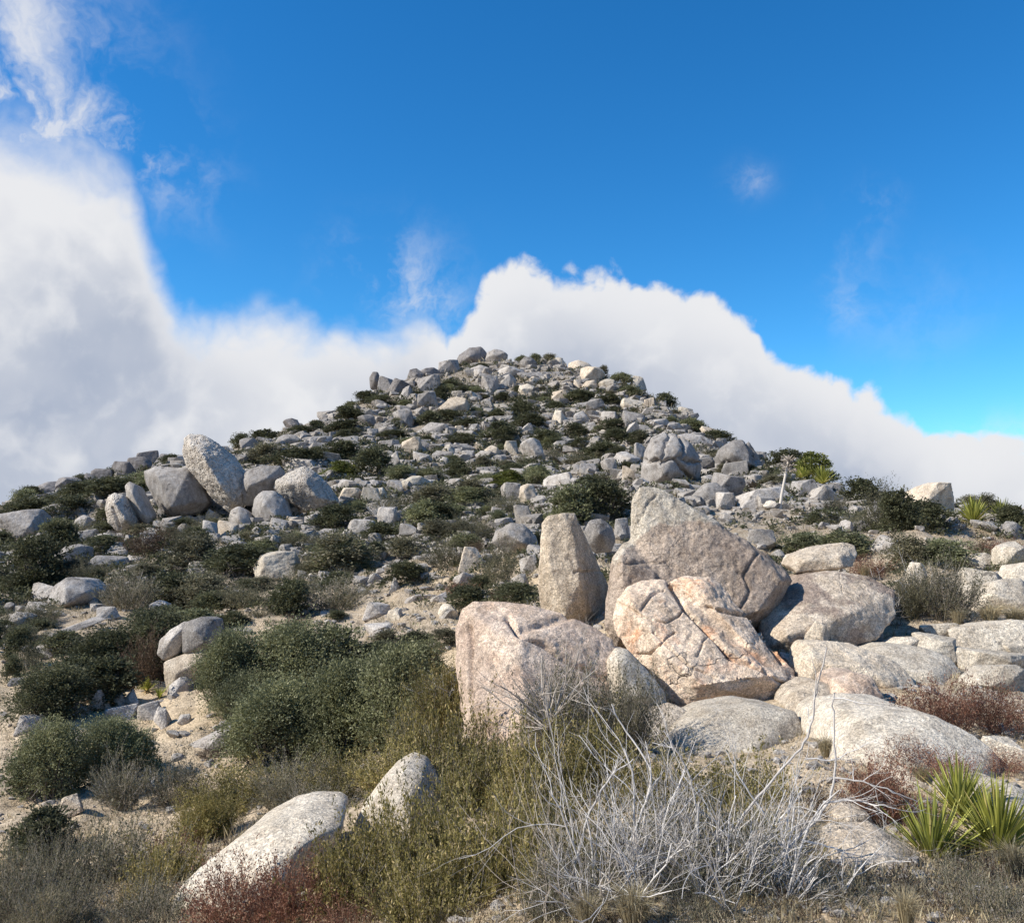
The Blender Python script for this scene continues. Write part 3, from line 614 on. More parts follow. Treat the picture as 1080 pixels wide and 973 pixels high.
# ---- boulders measured one by one: left, top, right, bottom, kind, tilt
BL = """33 506 65 520 d dark;58 500 80 514 r dark;87 501 97 514 b dark;95 491 115 505 b dark;117 484 138 501 r dark;133 482 163 497 d dark;143 468 163 486 s dark;163 472 179 486 s dark
0 540 44 566 d grey;40 534 67 552 b pale;18 526 37 538 d grey;84 521 104 533 d pale;69 553 98 575 b pale -20;50 570 91 593 d grey -12;97 564 120 576 r pale;94 556 113 566 b;77 545 94 558 d pale;107 573 126 586 b pale
94 588 124 601 f grey;120 581 133 592 r;131 587 150 595 f pale;130 594 146 603 f pale -12;58 593 70 608 s pale;41 598 57 608 d pale;21 608 59 636 s pale -15;1 637 12 646 r;24 637 44 648 b pale;6 648 29 662 r pale;44 645 100 668 f grey -22
99 636 121 654 s pale -15;47 665 65 681 d pale -15;36 681 54 693 b pale;157 635 176 644 d pale;72 724 109 739 f pale -8;57 738 89 758 d pale -12;94 729 112 751 s pale;116 732 131 746 r pale;129 726 147 745 r pale -12;106 745 139 757 f pale
140 740 169 760 b pale -8;161 748 178 770 s pale;187 755 200 765 r pale;12 756 37 774 b pale;33 756 48 770 s pale;41 766 52 776 r pale;0 661 11 670 d pale;4 703 17 713 b;8 716 21 724 f pale
294 483 337 496 f pale;307 533 322 544 r warm;267 580 309 612 r cream -8;198 594 216 609 r pale;210 585 225 595 r pale;226 551 247 568 b warm;213 551 227 567 s pale;212 539 229 553 r pale;219 564 231 573 b;232 566 256 577 f pale
284 548 301 559 b pale;265 557 276 568 r pale;282 566 295 579 b pale;321 543 337 560 b pale;301 546 321 556 f warm;350 506 374 517 f pale;358 516 380 531 b warm;351 551 367 562 s pale;367 551 380 562 r
298 438 315 450 r dark;253 463 270 475 s grey;277 465 289 475 b dark;290 459 317 473 d grey;317 455 348 471 b grey -12;304 454 319 461 d grey;347 444 363 452 r grey;373 449 382 461 b grey;324 606 334 613 r;335 604 348 614 r pale;313 603 322 610 b
401 388 430 398 f dark;400 394 413 408 b grey;406 400 432 416 r dark;430 389 445 404 r dark;441 386 463 398 d dark;440 395 463 415 b grey -8;463 380 483 396 b grey;514 366 535 379 r grey;518 378 552 400 b pale -18;550 377 566 389 d grey
440 414 459 431 b pale;422 408 436 424 s grey;464 419 492 437 r warm;490 414 507 422 b cream;507 397 525 417 b pale;509 425 533 434 f cream;529 396 542 409 s pale;545 405 563 419 r cream;400 426 410 433 r grey;378 438 394 450 r grey;373 448 389 460 r grey -12
386 453 399 464 b pale;416 432 435 451 r grey;441 445 472 460 f grey;479 450 489 457 b cream;456 456 479 463 f grey;422 463 444 481 s warm;444 466 453 477 s grey;410 479 422 496 s pale;467 470 479 481 r cream;479 470 500 476 f;486 476 501 486 b pale
511 471 527 484 d warm;501 467 511 473 b warm;455 482 474 491 f pale;437 477 455 488 f pale;532 466 547 480 b cream;550 464 572 485 r pale;549 448 565 459 s pale;400 465 418 476 b grey;424 503 451 517 d cream;407 508 426 522 b pale;381 513 407 530 b cream -12
448 507 461 515 r grey;387 507 398 516 r;530 511 548 528 r pale;549 512 568 530 r warm;549 391 592 402 f grey;615 387 636 404 r warm;633 400 651 409 d cream;615 402 631 412 d warm;664 393 686 409 s cream;605 401 614 411 b warm;586 401 605 407 f warm
602 424 622 433 f grey;620 422 636 437 s grey;583 433 596 448 s cream;605 434 625 448 r grey;635 435 651 446 r pale;657 421 679 433 r cream;680 421 690 433 s warm;688 443 705 454 s pale;659 433 683 450 s grey;549 437 568 446 s pale -10;632 454 639 461 r cream
659 447 677 461 s pale;718 430 733 443 s cream;583 413 598 424 b warm;556 398 567 407 d warm;575 495 605 515 b pale -12;597 491 605 498 r;605 492 614 501 r;613 490 629 504 r grey;603 505 618 514 b pale;636 484 651 502 r pale;649 477 673 494 r pale
657 493 670 511 s warm;670 469 681 487 r grey;703 447 718 457 s pale;715 450 753 471 d grey 14;741 439 771 460 s warm 22;766 488 790 504 s grey;796 470 808 480 r grey;732 484 754 499 b grey;736 511 764 531 d grey;754 497 786 523 b grey 12;780 511 838 532 f pale -5
817 481 843 493 d grey;840 508 862 526 b grey;806 529 819 537 r cream;820 530 836 538 f warm;790 554 823 578 f pale 8;758 521 775 537 b pale;815 581 830 593 r pale;368 550 393 568 r pale;398 537 417 554 r pale;380 516 399 531 b cream;410 543 421 555 r grey;386 564 403 578 f pale
529 511 548 524 r pale;485 580 508 604 b warm;477 600 502 617 f pale -14;498 619 519 632 d pale -12;537 606 559 628 s pale;546 582 571 606 b pale -18;411 611 420 625 s pale;424 620 457 634 f pale -14;452 623 472 636 f pale -14;462 638 482 652 d cream;379 636 409 653 b pale
409 643 426 655 b cream;384 653 416 667 f pale -8;387 606 405 615 f pale;392 665 410 674 d pale;521 547 540 557 b pale;542 529 562 552 b pale -18;645 534 664 548 b pale;649 549 664 569 b grey;967 512 1013 546 r warm;885 550 900 563 r pale;867 541 884 556 b pale
900 550 920 560 d grey;857 514 887 530 f pale;919 565 953 585 f pale;1059 552 1080 569 d grey;1018 584 1057 602 d warm;1015 600 1062 628 d warm;1056 572 1092 597 b warm;1060 594 1100 622 d cream;1028 612 1112 650 d warm;957 594 980 624 d cream;849 656 878 682 r warm
892 661 937 682 d pale -8;974 658 1013 674 b warm;1014 657 1088 692 f cream;933 673 977 690 d cream;971 671 1016 699 b cream;1015 686 1095 714 f cream;1059 677 1092 695 f cream;1023 704 1090 729 d pale;1039 780 1088 806 f cream;196 762 250 790 f pale -14;48 835 86 864 s warm -15;240 768 256 780 f pale;368 810 388 828 b pale;330 838 345 848 r;436 596 450 604 r;360 560 372 570 r;346 514 358 522 b;640 512 652 522 b grey;672 505 684 515 r"""
KD = {'r': 'round', 'b': 'block', 's': 'sharp', 'f': 'slab', 'd': 'dome'}
boxes = []
for it in BL.replace('\n', ';').split(';'):
    q = it.split()
    if not q: continue
    x0, y0, x1, y1 = map(float, q[:4]); mt = q[5] if len(q) > 5 and q[5] in M else None
    tl = float(q[-1]) if q[-1].lstrip('-').isdigit() and len(q) > 5 else 0.0
    fore = y1 > 690 and x1 > 800
    if x0 > 950 and y1 > 580 and mt in ('warm', 'pale'): mt = 'cream'
    boulder(x0, y0, x1, y1, KD[q[4]], mt, tl, sink=.45 if q[4] in 'fd' else .2, deep=.8 if fore else None)
for b in BOULDERS: boxes.append(b[1:5])

# ------------------------------------------------------------------ plant geometry
class Geo:
    def __init__(s): s.v = []; s.f = {3: [], 4: []}; s.n = 0
    def add(s, V, Fc): s.v.append(V); s.f[Fc.shape[1]].append(Fc + s.n); s.n += len(V)
    def mesh(s, name, smooth=False): return np_mesh(name, np.concatenate(s.v), [np.concatenate(x) for x in s.f.values() if x], smooth)
def norm(a): return a / (np.linalg.norm(a, axis=-1, keepdims=True) + 1e-9)
def leaves(g, C, Dr, L, Wd, r, fold=0.0):
    """diamond leaves: centres C, direction Dr, length L, width Wd (arrays)"""
    n = len(C); Dr = norm(Dr); S = norm(np.cross(Dr, norm(r.normal(size=(n, 3)))))
    L = np.asarray(L).reshape(-1, 1) * np.ones((n, 1)); Wd = np.asarray(Wd).reshape(-1, 1) * np.ones((n, 1))
    V = np.stack([C, C + Dr * L * .45 + S * Wd * .5, C + Dr * L, C + Dr * L * .45 - S * Wd * .5], 1).reshape(-1, 3)
    g.add(V, np.arange(n * 4).reshape(-1, 4))
def tube(g, P, rad, sides=4):
    P = np.asarray(P, float); m = len(P); T = norm(np.gradient(P, axis=0)); up = np.array([.3, .2, .93])
    A = norm(np.cross(T, up)); B = np.cross(T, A); a = np.arange(sides) * 2 * math.pi / sides
    V = (P[:, None] + rad[:, None, None] * (A[:, None] * np.cos(a)[None, :, None] + B[:, None] * np.sin(a)[None, :, None])).reshape(-1, 3)
    i = np.arange(m - 1)[:, None] * sides; j = np.arange(sides)[None]; j2 = (j + 1) % sides
    g.add(V, np.stack([i + j, i + j2, i + sides + j2, i + sides + j], -1).reshape(-1, 4))
def curve(p, d, L, n, r, wob=.25, bend=(0, 0, 0)):
    P = [np.array(p, float)]; d = np.array(d, float); d /= np.linalg.norm(d)
    for k in range(n):
        d = d + r.normal(size=3) * wob / n ** .5 * .6 + np.array(bend) / n; d /= np.linalg.norm(d); P.append(P[-1] + d * L / n)
    return np.array(P), d
def branching(g, r, p, d, L, rad, lvl, kids, wob=.3, tips=None, bend=(0, 0, .15), sides=4, spread=.55):
    n = max(4, int(5 + L * 4)); P, dd = curve(p, d, L, n, r, wob, bend); rr_ = np.linspace(rad, rad * .45, len(P))
    tube(g, P, rr_, sides if lvl else 3)
    if tips is not None: tips.append((P, lvl))
    if lvl == 0: return
    for k in range(kids):
        i = int(r.uniform(.25, .98) * (len(P) - 1)); t = norm(P[min(i + 1, len(P) - 1)] - P[max(i - 1, 0)])
        q = norm(t + r.normal(size=3) * spread)
        branching(g, r, P[i], q, L * r.uniform(.4, .7), rr_[i] * .6, lvl - 1, kids, wob, tips, bend, sides, spread)

def dense(seed, nleaf, leaf, lumps=30, rag=.25, upward=.3):
    """unit crown: x,y in -.5...5, z 0..1 ; lumpy, with gaps"""
    r = np.random.default_rng(seed); g = Geo()
    k = np.arange(lumps); ph = k * 2.399 + r.uniform(0, 6); hz = r.uniform(0, 1, lumps) ** .8
    rho = np.sqrt(np.clip(1 - hz ** 2.2, 0, 1)) * r.uniform(.55, 1, lumps)
    C = np.stack([rho * np.cos(ph) * .37, rho * np.sin(ph) * .37, .10 + hz * .68], -1)
    Rl = r.uniform(.05, .19, lumps)
    per = (Rl ** 2 / (Rl ** 2).sum() * nleaf).astype(int)
    for c, R0, n in zip(C, Rl, per):
        u = norm(r.normal(size=(n, 3))); u[:, 2] = np.where(u[:, 2] < -.45, -u[:, 2], u[:, 2])
        # twig clumps inside the lump
        nt = max(4, n // 26); tw = norm(r.normal(size=(nt, 3))); ti = r.integers(0, nt, n)
        u = norm(u * .55 + tw[ti])
        rad = R0 * (r.uniform(.45, 1.1, n) + rag * r.uniform(0, 1, nt)[ti] ** 3)
        X = c + u * rad[:, None] * np.array([1, 1, .95])
        X[:, 2] = np.maximum(X[:, 2], .0)
        dr = norm(u + r.normal(size=(n, 3)) * .75 + np.array([0, 0, upward]))
        s = leaf * r.uniform(.6, 1.3, n)
        leaves(g, X, dr, s, s * .48, r)
    return g, C
def dense_stems(seed, C):
    r = np.random.default_rng(seed + 1); g = Geo()
    for c in C:
        b = np.array([r.normal() * .05, r.normal() * .05, -.08]); mid = b * .5 + c * .5 + r.normal(size=3) * .04; mid[2] = max(mid[2], .02)
        t = np.linspace(0, 1, 7)[:, None]; P = b * (1 - t) ** 2 + 2 * mid * t * (1 - t) + (c + np.array([0, 0, .05])) * t ** 2
        tube(g, P, np.linspace(.014, .004, 7), 4)
        for k in range(3):
            q, _ = curve(P[4], norm(r.normal(size=3) + np.array([0, 0, .6])), .2, 4, r); tube(g, q, np.linspace(.005, .002, 5), 3)
    return g
def wispy(seed, nstem, leaf, nleaf, spread=.55, lvl=1, thick=.006, bare=.0, kids=4):
    """many upright branching stems with small leaves along them"""
    r = np.random.default_rng(seed); gs = Geo(); gl = Geo(); tips = []
    for k in range(nstem):
        a = r.uniform(0, 6.283); q = r.uniform(0, 1) ** .6
        base = np.array([math.cos(a), math.sin(a), 0]) * .16 * q; base[2] = -.04
        d = np.array([math.cos(a) * q * spread * 1.5, math.sin(a) * q * spread * 1.5, 1.0 - .35 * q])
        branching(gs, r, base, d, r.uniform(.55, .92) * (1 - .12 * q), thick, lvl, kids, .35, tips, (0, 0, .2), 4, .42)
    if nleaf:
        ln = [P for P, l in tips]; seg = r.integers(0, len(ln), nleaf); t = r.uniform(bare, 1, nleaf)
        X = np.empty((nleaf, 3)); T = np.empty((nleaf, 3))
        for i in range(nleaf):
            P = ln[seg[i]]; f = t[i] * (len(P) - 1); a = min(int(f), len(P) - 2); X[i] = P[a] + (P[a + 1] - P[a]) * (f - a); T[i] = P[a + 1] - P[a]
        X += r.normal(size=X.shape) * leaf * .5; dr = norm(norm(T) * .8 + r.normal(size=X.shape) * .7 + np.array([0, 0, .2]))
        s = leaf * r.uniform(.6, 1.3, nleaf); leaves(gl, X, dr, s, s * .42, r)
    return gs, gl
def tuft(seed, n, h=1.0, wd=.02, lean=.5):
    r = np.random.default_rng(seed); g = Geo()
    a = r.uniform(0, 6.283, n); q = r.uniform(0, 1, n) ** .6; hh = h * r.uniform(.5, 1, n)
    b = np.stack([np.cos(a) * q * .1, np.sin(a) * q * .1, -.03 * np.ones(n)], -1); o = np.stack([np.cos(a), np.sin(a), np.zeros(n)], -1)
    m = b + o * (lean * q * .35)[:, None] * hh[:, None] + np.array([0, 0, .62]) * hh[:, None]
    t = b + o * (lean * q * 1.0)[:, None] * hh[:, None] + np.array([0, 0, .95]) * (hh * (1 - .35 * q * lean))[:, None] + r.normal(size=(n, 3)) * .05
    s = norm(np.cross(o, [0, 0, 1.0]) + r.normal(size=(n, 3)) * .4) * wd / 2
    V = np.stack([b - s, b + s, m + s * .8, m - s * .8, t], 1).reshape(-1, 3); i = np.arange(n)[:, None] * 5
    g.add(V, i + np.array([[0, 1, 2, 3]])); g.f[3].append(i + np.array([[3, 2, 4]])); return g
def yucca_leaves(seed, n, L=1.0, wd=.05, dry=False):
    r = np.random.default_rng(seed); V = []; f4 = []; f3 = []; g = Geo()
    for k in range(n):
        a = k * 2.399; e = R(r.uniform(-60, -15)) if dry else R(18 + 66 * (k / n) ** .8 + r.uniform(-8, 8))
        d = np.array([math.cos(a) * math.cos(e), math.sin(a) * math.cos(e), math.sin(e)]); s = np.cross(d, [0, 0, 1]); s /= np.linalg.norm(s) + 1e-6; u = np.cross(s, d)
        ll = L * r.uniform(.75, 1.05) * (.6 if dry else 1); ts = np.array([0, .12, .45, .8, 1]); ww = wd * np.array([1.0, .85, .9, .45, .04])
        drop = -.10 if not dry else -.25
        ctr = d[None] * (ts * ll)[:, None] + np.array([0, 0, 1.0])[None] * (drop * ts ** 2 * ll * math.cos(e))[:, None] + (r.normal(size=3) * .04)[None] * ts[:, None]
        Vk = np.stack([ctr - s * ww[:, None] + u * ww[:, None] * .5, ctr, ctr + s * ww[:, None] + u * ww[:, None] * .5], 1).reshape(-1, 3)
        i = np.arange(4)[:, None] * 3; F4 = np.concatenate([i + np.array([[0, 1, 4, 3]]), i + np.array([[1, 2, 5, 4]])]); g.add(Vk, F4)
    return g

# ---- library of plants: near ones have foliage and stems as parts, far ones are one mesh
def mk(g, name, mat, smooth=False): me = g.mesh(name, smooth); me.materials.append(M[mat]); return me
PL = {}
def lib_dense(key, leafmat, seeds, n, leaf, **kw):
    PL[key] = []
    for s in seeds:
        g, C = dense(s, n, leaf, **kw); PL[key].append((mk(g, 'foliage', leafmat), mk(dense_stems(s, C), 'stems', 'bark')))
def lib_wisp(key, leafmat, stemmat, seeds, **kw):
    PL[key] = []
    for s in seeds:
        gs, gl = wispy(s, **kw); PL[key].append((mk(gl, 'foliage', leafmat) if gl.n else None, mk(gs, 'stems', stemmat, True)))
lib_dense('big', 'leaf_green', (1, 2, 3, 4), 34000, .026, lumps=95, rag=1.0)
lib_dense('darkbig', 'leaf_dark', (5, 6), 26000, .030, lumps=80, rag=1.0)
lib_dense('d', 'leaf_dark', (11, 12, 13, 14, 15), 7000, .055, lumps=34, rag=1.0)
lib_dense('v', 'leaf_green', (21, 22, 23), 7500, .052, lumps=34, rag=1.0)
lib_dense('y', 'leaf_yellow', (31,), 7500, .052, lumps=24, rag=.4)
lib_dense('q', 'leaf_grey', (41, 42), 7500, .050, lumps=34, rag=1.0)
lib_wisp('t', 'leaf_grey', 'deadgrey', (51, 52, 53), nstem=60, leaf=.035, nleaf=9000, kids=4, thick=.006)
lib_wisp('b', 'leaf_brown', 'deadgrey', (61, 62), nstem=50, leaf=.04, nleaf=6000, kids=4, thick=.006)
lib_wisp('o', 'leaf_olive', 'deadgrey', (71, 72, 73), nstem=90, leaf=.036, nleaf=30000, kids=5, thick=.0045)
lib_wisp('k', 'leaf_grey', 'deadgrey', (75, 76), nstem=100, leaf=.028, nleaf=20000, kids=6, thick=.004)
lib_wisp('r', 'red', 'red', (81, 82, 83), nstem=110, leaf=.035, nleaf=7000, kids=3, thick=.004, bare=.4)
PL['g'] = [(mk(tuft(s, 700, 1.0, .012, .9), 'blades', 'straw'), None) for s in (91, 92, 93)]

PLANTS = []
KIND = {'big': 'shrub', 'darkbig': 'shrub', 'd': 'shrub', 'v': 'shrub', 'y': 'shrub', 'q': 'shrub', 't': 'shrub', 'b': 'shrub', 'o': 'shrub', 'k': 'shrub', 'r': 'buckwheat_shrub', 'g': 'grass_tuft'}
LOOK = {'big': 'dense green evergreen shrub', 'darkbig': 'dense dark green shrub', 'd': 'dark green shrub', 'v': 'green shrub', 'y': 'bright yellow-green shrub', 'q': 'grey-green shrub', 't': 'thin grey-green shrub',
        'b': 'brown dry shrub', 'o': 'fine-leaved olive shrub', 'k': 'grey twiggy shrub', 'r': 'red buckwheat shrub', 'g': 'dry straw grass tuft'}
def plant(x0, y0, x1, y1, kind, Y=None, label=None, yaw=None, parts=None):
    cx = (x0 + x1) / 2; p = at(cx, y1, Y) if Y else gray(cx, y1 - 1)
    if p is None: return None
    k = p.y / F; W = (x1 - x0) * k; H = (y1 - y0) * k
    near = (x1 - x0) > 55 if parts is None else parts
    key = kind
    if kind in 'dv' and (x1 - x0) > 75: key = {'d': 'darkbig', 'v': 'big'}[kind]
    lf, st = rk.choice(PL[key]); yaw = rk.uniform(0, 6.28) if yaw is None else yaw
    ws = (1.14 if x1 - x0 > 70 else 1.28) if key in ('big', 'darkbig', 'd', 'v', 'y', 'q') else .95
    sc = (W * ws * rk.uniform(.92, 1.1), W * ws * rk.uniform(.7, 1.0), H * (1.0 if ws > 1 else 1.1))
    name = KIND[kind]
    if near and st is not None:
        e = bpy.data.objects.new(name, None); COL.objects.link(e); e.empty_display_size = .2
        e.location = (p.x, p.y + W * .18, p.z - H * .06); e.rotation_euler = (0, 0, yaw); e.scale = sc
        for nm, me in (('foliage', lf), ('stems', st)):
            if me: o = bpy.data.objects.new(nm, me); COL.objects.link(o); o.parent = e
    else:
        e = bpy.data.objects.new(name, lf or st); COL.objects.link(e)
        e.location = (p.x, p.y + W * .18, p.z - H * .06); e.rotation_euler = (0, 0, yaw); e.scale = sc
    PLANTS.append((e, x0, y0, x1, y1, kind, label)); boxes.append((x0, y0 + (y1 - y0) * .3, x1, y1)); return e

PLST = """222 705 300 770 v;290 735 390 812 v;318 655 385 715 v;300 690 350 740 v;400 672 480 740 v;235 750 290 808 v;380 740 450 800 v;40 690 110 735 d;90 665 140 700 v;170 640 225 672 v;0 790 60 845 v;110 770 165 815 v;180 605 240 640 q;230 712 345 812 v;300 690 420 806 v;350 668 482 795 v;190 658 285 754 v;245 645 362 740 v;0 757 90 848 v;60 756 152 826 v;95 795 152 855 t;155 795 212 852 t;0 850 75 912 d
105 640 215 718 d;55 662 150 728 d;5 700 90 762 d;75 690 140 742 d;118 662 170 730 b;100 595 160 645 t;150 600 215 642 d;130 635 195 672 d;200 622 245 652 d;0 560 60 622 d;30 545 85 590 d;0 600 40 625 d;75 590 108 612 t
125 553 178 590 b;170 562 232 605 q;215 570 285 610 d;320 560 395 605 q;330 528 375 562 d;275 605 330 650 d;320 605 385 646 t;230 610 280 642 t;0 660 32 700 d;15 680 45 712 t;0 690 20 722 d;250 560 272 574 q;300 560 324 575 v
60 505 100 530 d;85 500 150 528 d;130 495 168 520 v;0 522 50 548 d;48 520 92 548 d;95 528 135 556 d;60 548 100 570 t;110 488 140 506 d;168 478 190 492 d;20 508 44 524 d;90 600 108 612 d
240 455 268 474 d;255 465 300 490 q;262 450 300 468 d;300 446 330 460 d;335 460 380 486 d;285 470 340 492 d;340 440 385 460 d;350 425 385 443 d;375 410 400 425 d;340 484 375 506 y;372 468 412 503 d;322 470 345 484 d;350 452 372 466 d
387 415 416 428 d;396 452 431 465 d;416 459 448 472 v;438 431 465 450 d;460 430 490 446 d;492 428 511 441 v;511 428 548 441 d;466 455 509 470 d;507 442 548 465 d;407 489 440 509 v;435 492 465 510 v;463 483 498 505 d;498 480 522 496 q;516 494 556 514 y;500 498 530 512 v
430 510 480 535 q;474 503 518 530 q;455 404 474 424 d;474 405 496 417 d;498 382 518 392 d;542 368 559 377 v;558 366 572 378 v;571 368 588 379 q;630 381 644 396 q;595 409 627 425 d;627 413 657 430 d;644 392 668 405 v;649 405 681 419 v;688 411 718 431 d
575 422 597 434 d;540 420 568 439 d;540 433 577 454 d;558 450 597 471 d;594 443 623 463 d;634 439 658 455 d;636 450 666 468 d;610 463 660 487 d;666 454 684 472 q;575 472 594 489 t;544 476 562 491 t;594 480 629 493 q;551 489 584 512 v;570 506 640 556 v;610 500 668 550 d;712 439 745 456 v
592 428 607 439 t;713 441 745 456 d;740 452 775 468 d;741 473 766 488 q;808 469 850 498 d;838 468 884 506 y;780 488 800 500 d;660 452 690 470 d;784 506 803 519 b;421 524 470 557 v;440 526 485 552 d;464 531 497 548 v;475 511 518 533 v;441 546 479 570 q;449 561 490 600 t;495 543 520 571 t;517 537 535 551 v;508 567 548 616 t
403 565 446 591 q;404 590 450 617 d;519 515 551 542 t;470 612 500 630 r;515 618 543 636 b;493 568 517 583 b;330 566 388 602 v;300 648 330 664 b;820 558 880 590 v;865 556 925 590 v;889 500 940 536 d;915 507 960 560 t;930 508 975 562 d;955 524 1005 562 d;1012 516 1040 532 q;870 519 890 543 t;880 540 925 560 k
938 563 985 600 q;975 565 1028 602 v;972 590 1030 655 k;940 595 985 655 k;900 585 940 612 r;1050 568 1080 588 r;1025 566 1055 584 b;958 718 1025 778 r;1010 715 1065 780 r;1045 722 1090 780 r;945 782 1000 822 r;1040 790 1085 818 r;900 800 960 868 r;890 862 935 895 b;860 690 880 700 q
1030 520 1060 545 q;1055 530 1085 556 d;1060 585 1085 612 k;560 560 572 580 d;646 596 662 612 d;415 745 470 800 k;300 782 345 806 b;200 790 240 802 b;215 545 232 556 d;190 585 212 598 d;308 590 330 606 t;385 570 404 590 d;360 600 372 612 t;700 470 716 482 d;755 488 772 500 q
380 476 408 494 d;520 458 545 470 d;480 440 505 452 d;560 440 580 452 d;600 460 625 475 d;570 458 592 472 v;540 406 552 416 d;612 412 630 422 d;520 412 540 424 d;480 420 494 430 d;430 410 450 424 d;410 440 425 452 d;640 470 665 486 d;655 486 672 498 d;620 476 640 488 q"""
for it in PLST.replace('\n', ';').split(';'):
    q = it.split()
    if q: plant(*map(float, q[:4]), q[4])
# foreground shrubs
for q_ in [(560, 935, 640, 1010, 4.25, 'k'), (620, 950, 700, 1020, 4.1, 'b'), (700, 940, 780, 1020, 4.0, 'k'), (790, 935, 870, 1010, 4.1, 'b'), (870, 945, 950, 1015, 4.0, 'k'), (945, 950, 1020, 1020, 3.95, 'b'), (1010, 930, 1100, 1015, 3.95, 'k'), (660, 900, 740, 975, 4.6, 'b'), (740, 885, 820, 960, 4.8, 'b')]:
    plant(*q_[:4], q_[5], Y=q_[4])
for q_ in [(955, 855, 1010, 925, 5.3), (1005, 940, 1090, 1020, 4.1), (880, 925, 930, 975, 4.5), (1040, 850, 1090, 900, 5.4), (850, 830, 905, 880, 5.5)]:
    plant(*q_[:4], 'b', Y=q_[4])
for q_ in [(905, 800, 960, 862, 5.8), (925, 835, 985, 885, 5.4), (985, 795, 1040, 835, 6.0)]:
    plant(*q_[:4], 'r', Y=q_[4])
for q_ in [(380, 790, 460, 850, 7.6), (500, 850, 600, 960, 5.6), (545, 830, 640, 930, 6.0), (640, 800, 740, 900, 6.0), (730, 800, 830, 900, 5.8), (640, 890, 760, 1005, 4.6), (760, 880, 860, 990, 4.7), (400, 900, 500, 1010, 4.9), (440, 700, 500, 770, 9.2), (550, 900, 640, 1000, 4.7)]:
    plant(*q_[:4], 'o', Y=q_[4])
for q_ in [(985, 905, 1060, 990, 4.6), (930, 940, 1010, 1010, 4.2), (1020, 880, 1080, 940, 5.2), (0, 930, 90, 1010, 5.8), (110, 930, 200, 1010, 5.8), (300, 830, 370, 865, 8.2)]:
    plant(*q_[:4], 'k', Y=q_[4])
plant(430, 742, 520, 885, 'o', Y=8.0); plant(478, 775, 560, 880, 'o', Y=6.9); plant(520, 780, 600, 900, 'o', Y=6.5); plant(400, 835, 500, 985, 'o', Y=5.6)
plant(330, 872, 425, 995, 'o', Y=5.4); plant(470, 845, 580, 1000, 'o', Y=5.0); plant(560, 700, 640, 800, 'k', Y=7.6); plant(630, 700, 700, 800, 'k', Y=7.5); plant(585, 760, 680, 860, 'o', Y=6.6)
plant(600, 850, 700, 985, 'o', Y=4.9); plant(700, 830, 800, 975, 'o', Y=4.9); plant(790, 850, 860, 960, 'k', Y=4.9); plant(690, 860, 830, 1010, 'k', Y=4.3); plant(560, 880, 660, 1010, 'k', Y=4.3)
plant(205, 815, 290, 868, 'o', Y=9.4); plant(270, 800, 350, 862, 'k', Y=9.0); plant(325, 800, 400, 862, 'o', Y=8.7); plant(190, 840, 240, 890, 'o', Y=8.2)
plant(0, 885, 80, 990, 'k', Y=6.6); plant(60, 872, 160, 985, 'k', Y=6.8); plant(120, 890, 200, 990, 'o', Y=6.6); plant(-40, 900, 40, 1000, 'k', Y=6.2)
plant(195, 915, 290, 995, 'r', Y=5.4); plant(265, 905, 345, 990, 'r', Y=5.3); plant(150, 880, 205, 920, 'r', Y=7.4); plant(330, 955, 400, 1000, 'r', Y=5.0)
plant(820, 930, 920, 1010, 'k', Y=4.3); plant(900, 925, 990, 1010, 'b', Y=4.2); plant(975, 920, 1060, 1000, 'k', Y=4.3); plant(1040, 910, 1110, 1000, 'b', Y=4.4); plant(860, 960, 940, 1010, 'g', Y=4.0)
for q in [(1030, 628, 1066, 660), (1058, 632, 1090, 662), (1003, 634, 1022, 664), (962, 800, 985, 830), (995, 760, 1012, 792), (1050, 880, 1100, 930), (905, 590, 922, 612), (835, 600, 852, 616), (640, 925, 700, 985), (940, 930, 980, 985), (700, 750, 715, 772), (600, 935, 640, 985), (20, 930, 60, 985), (860, 770, 884, 800)]:
    plant(*q, 'g')

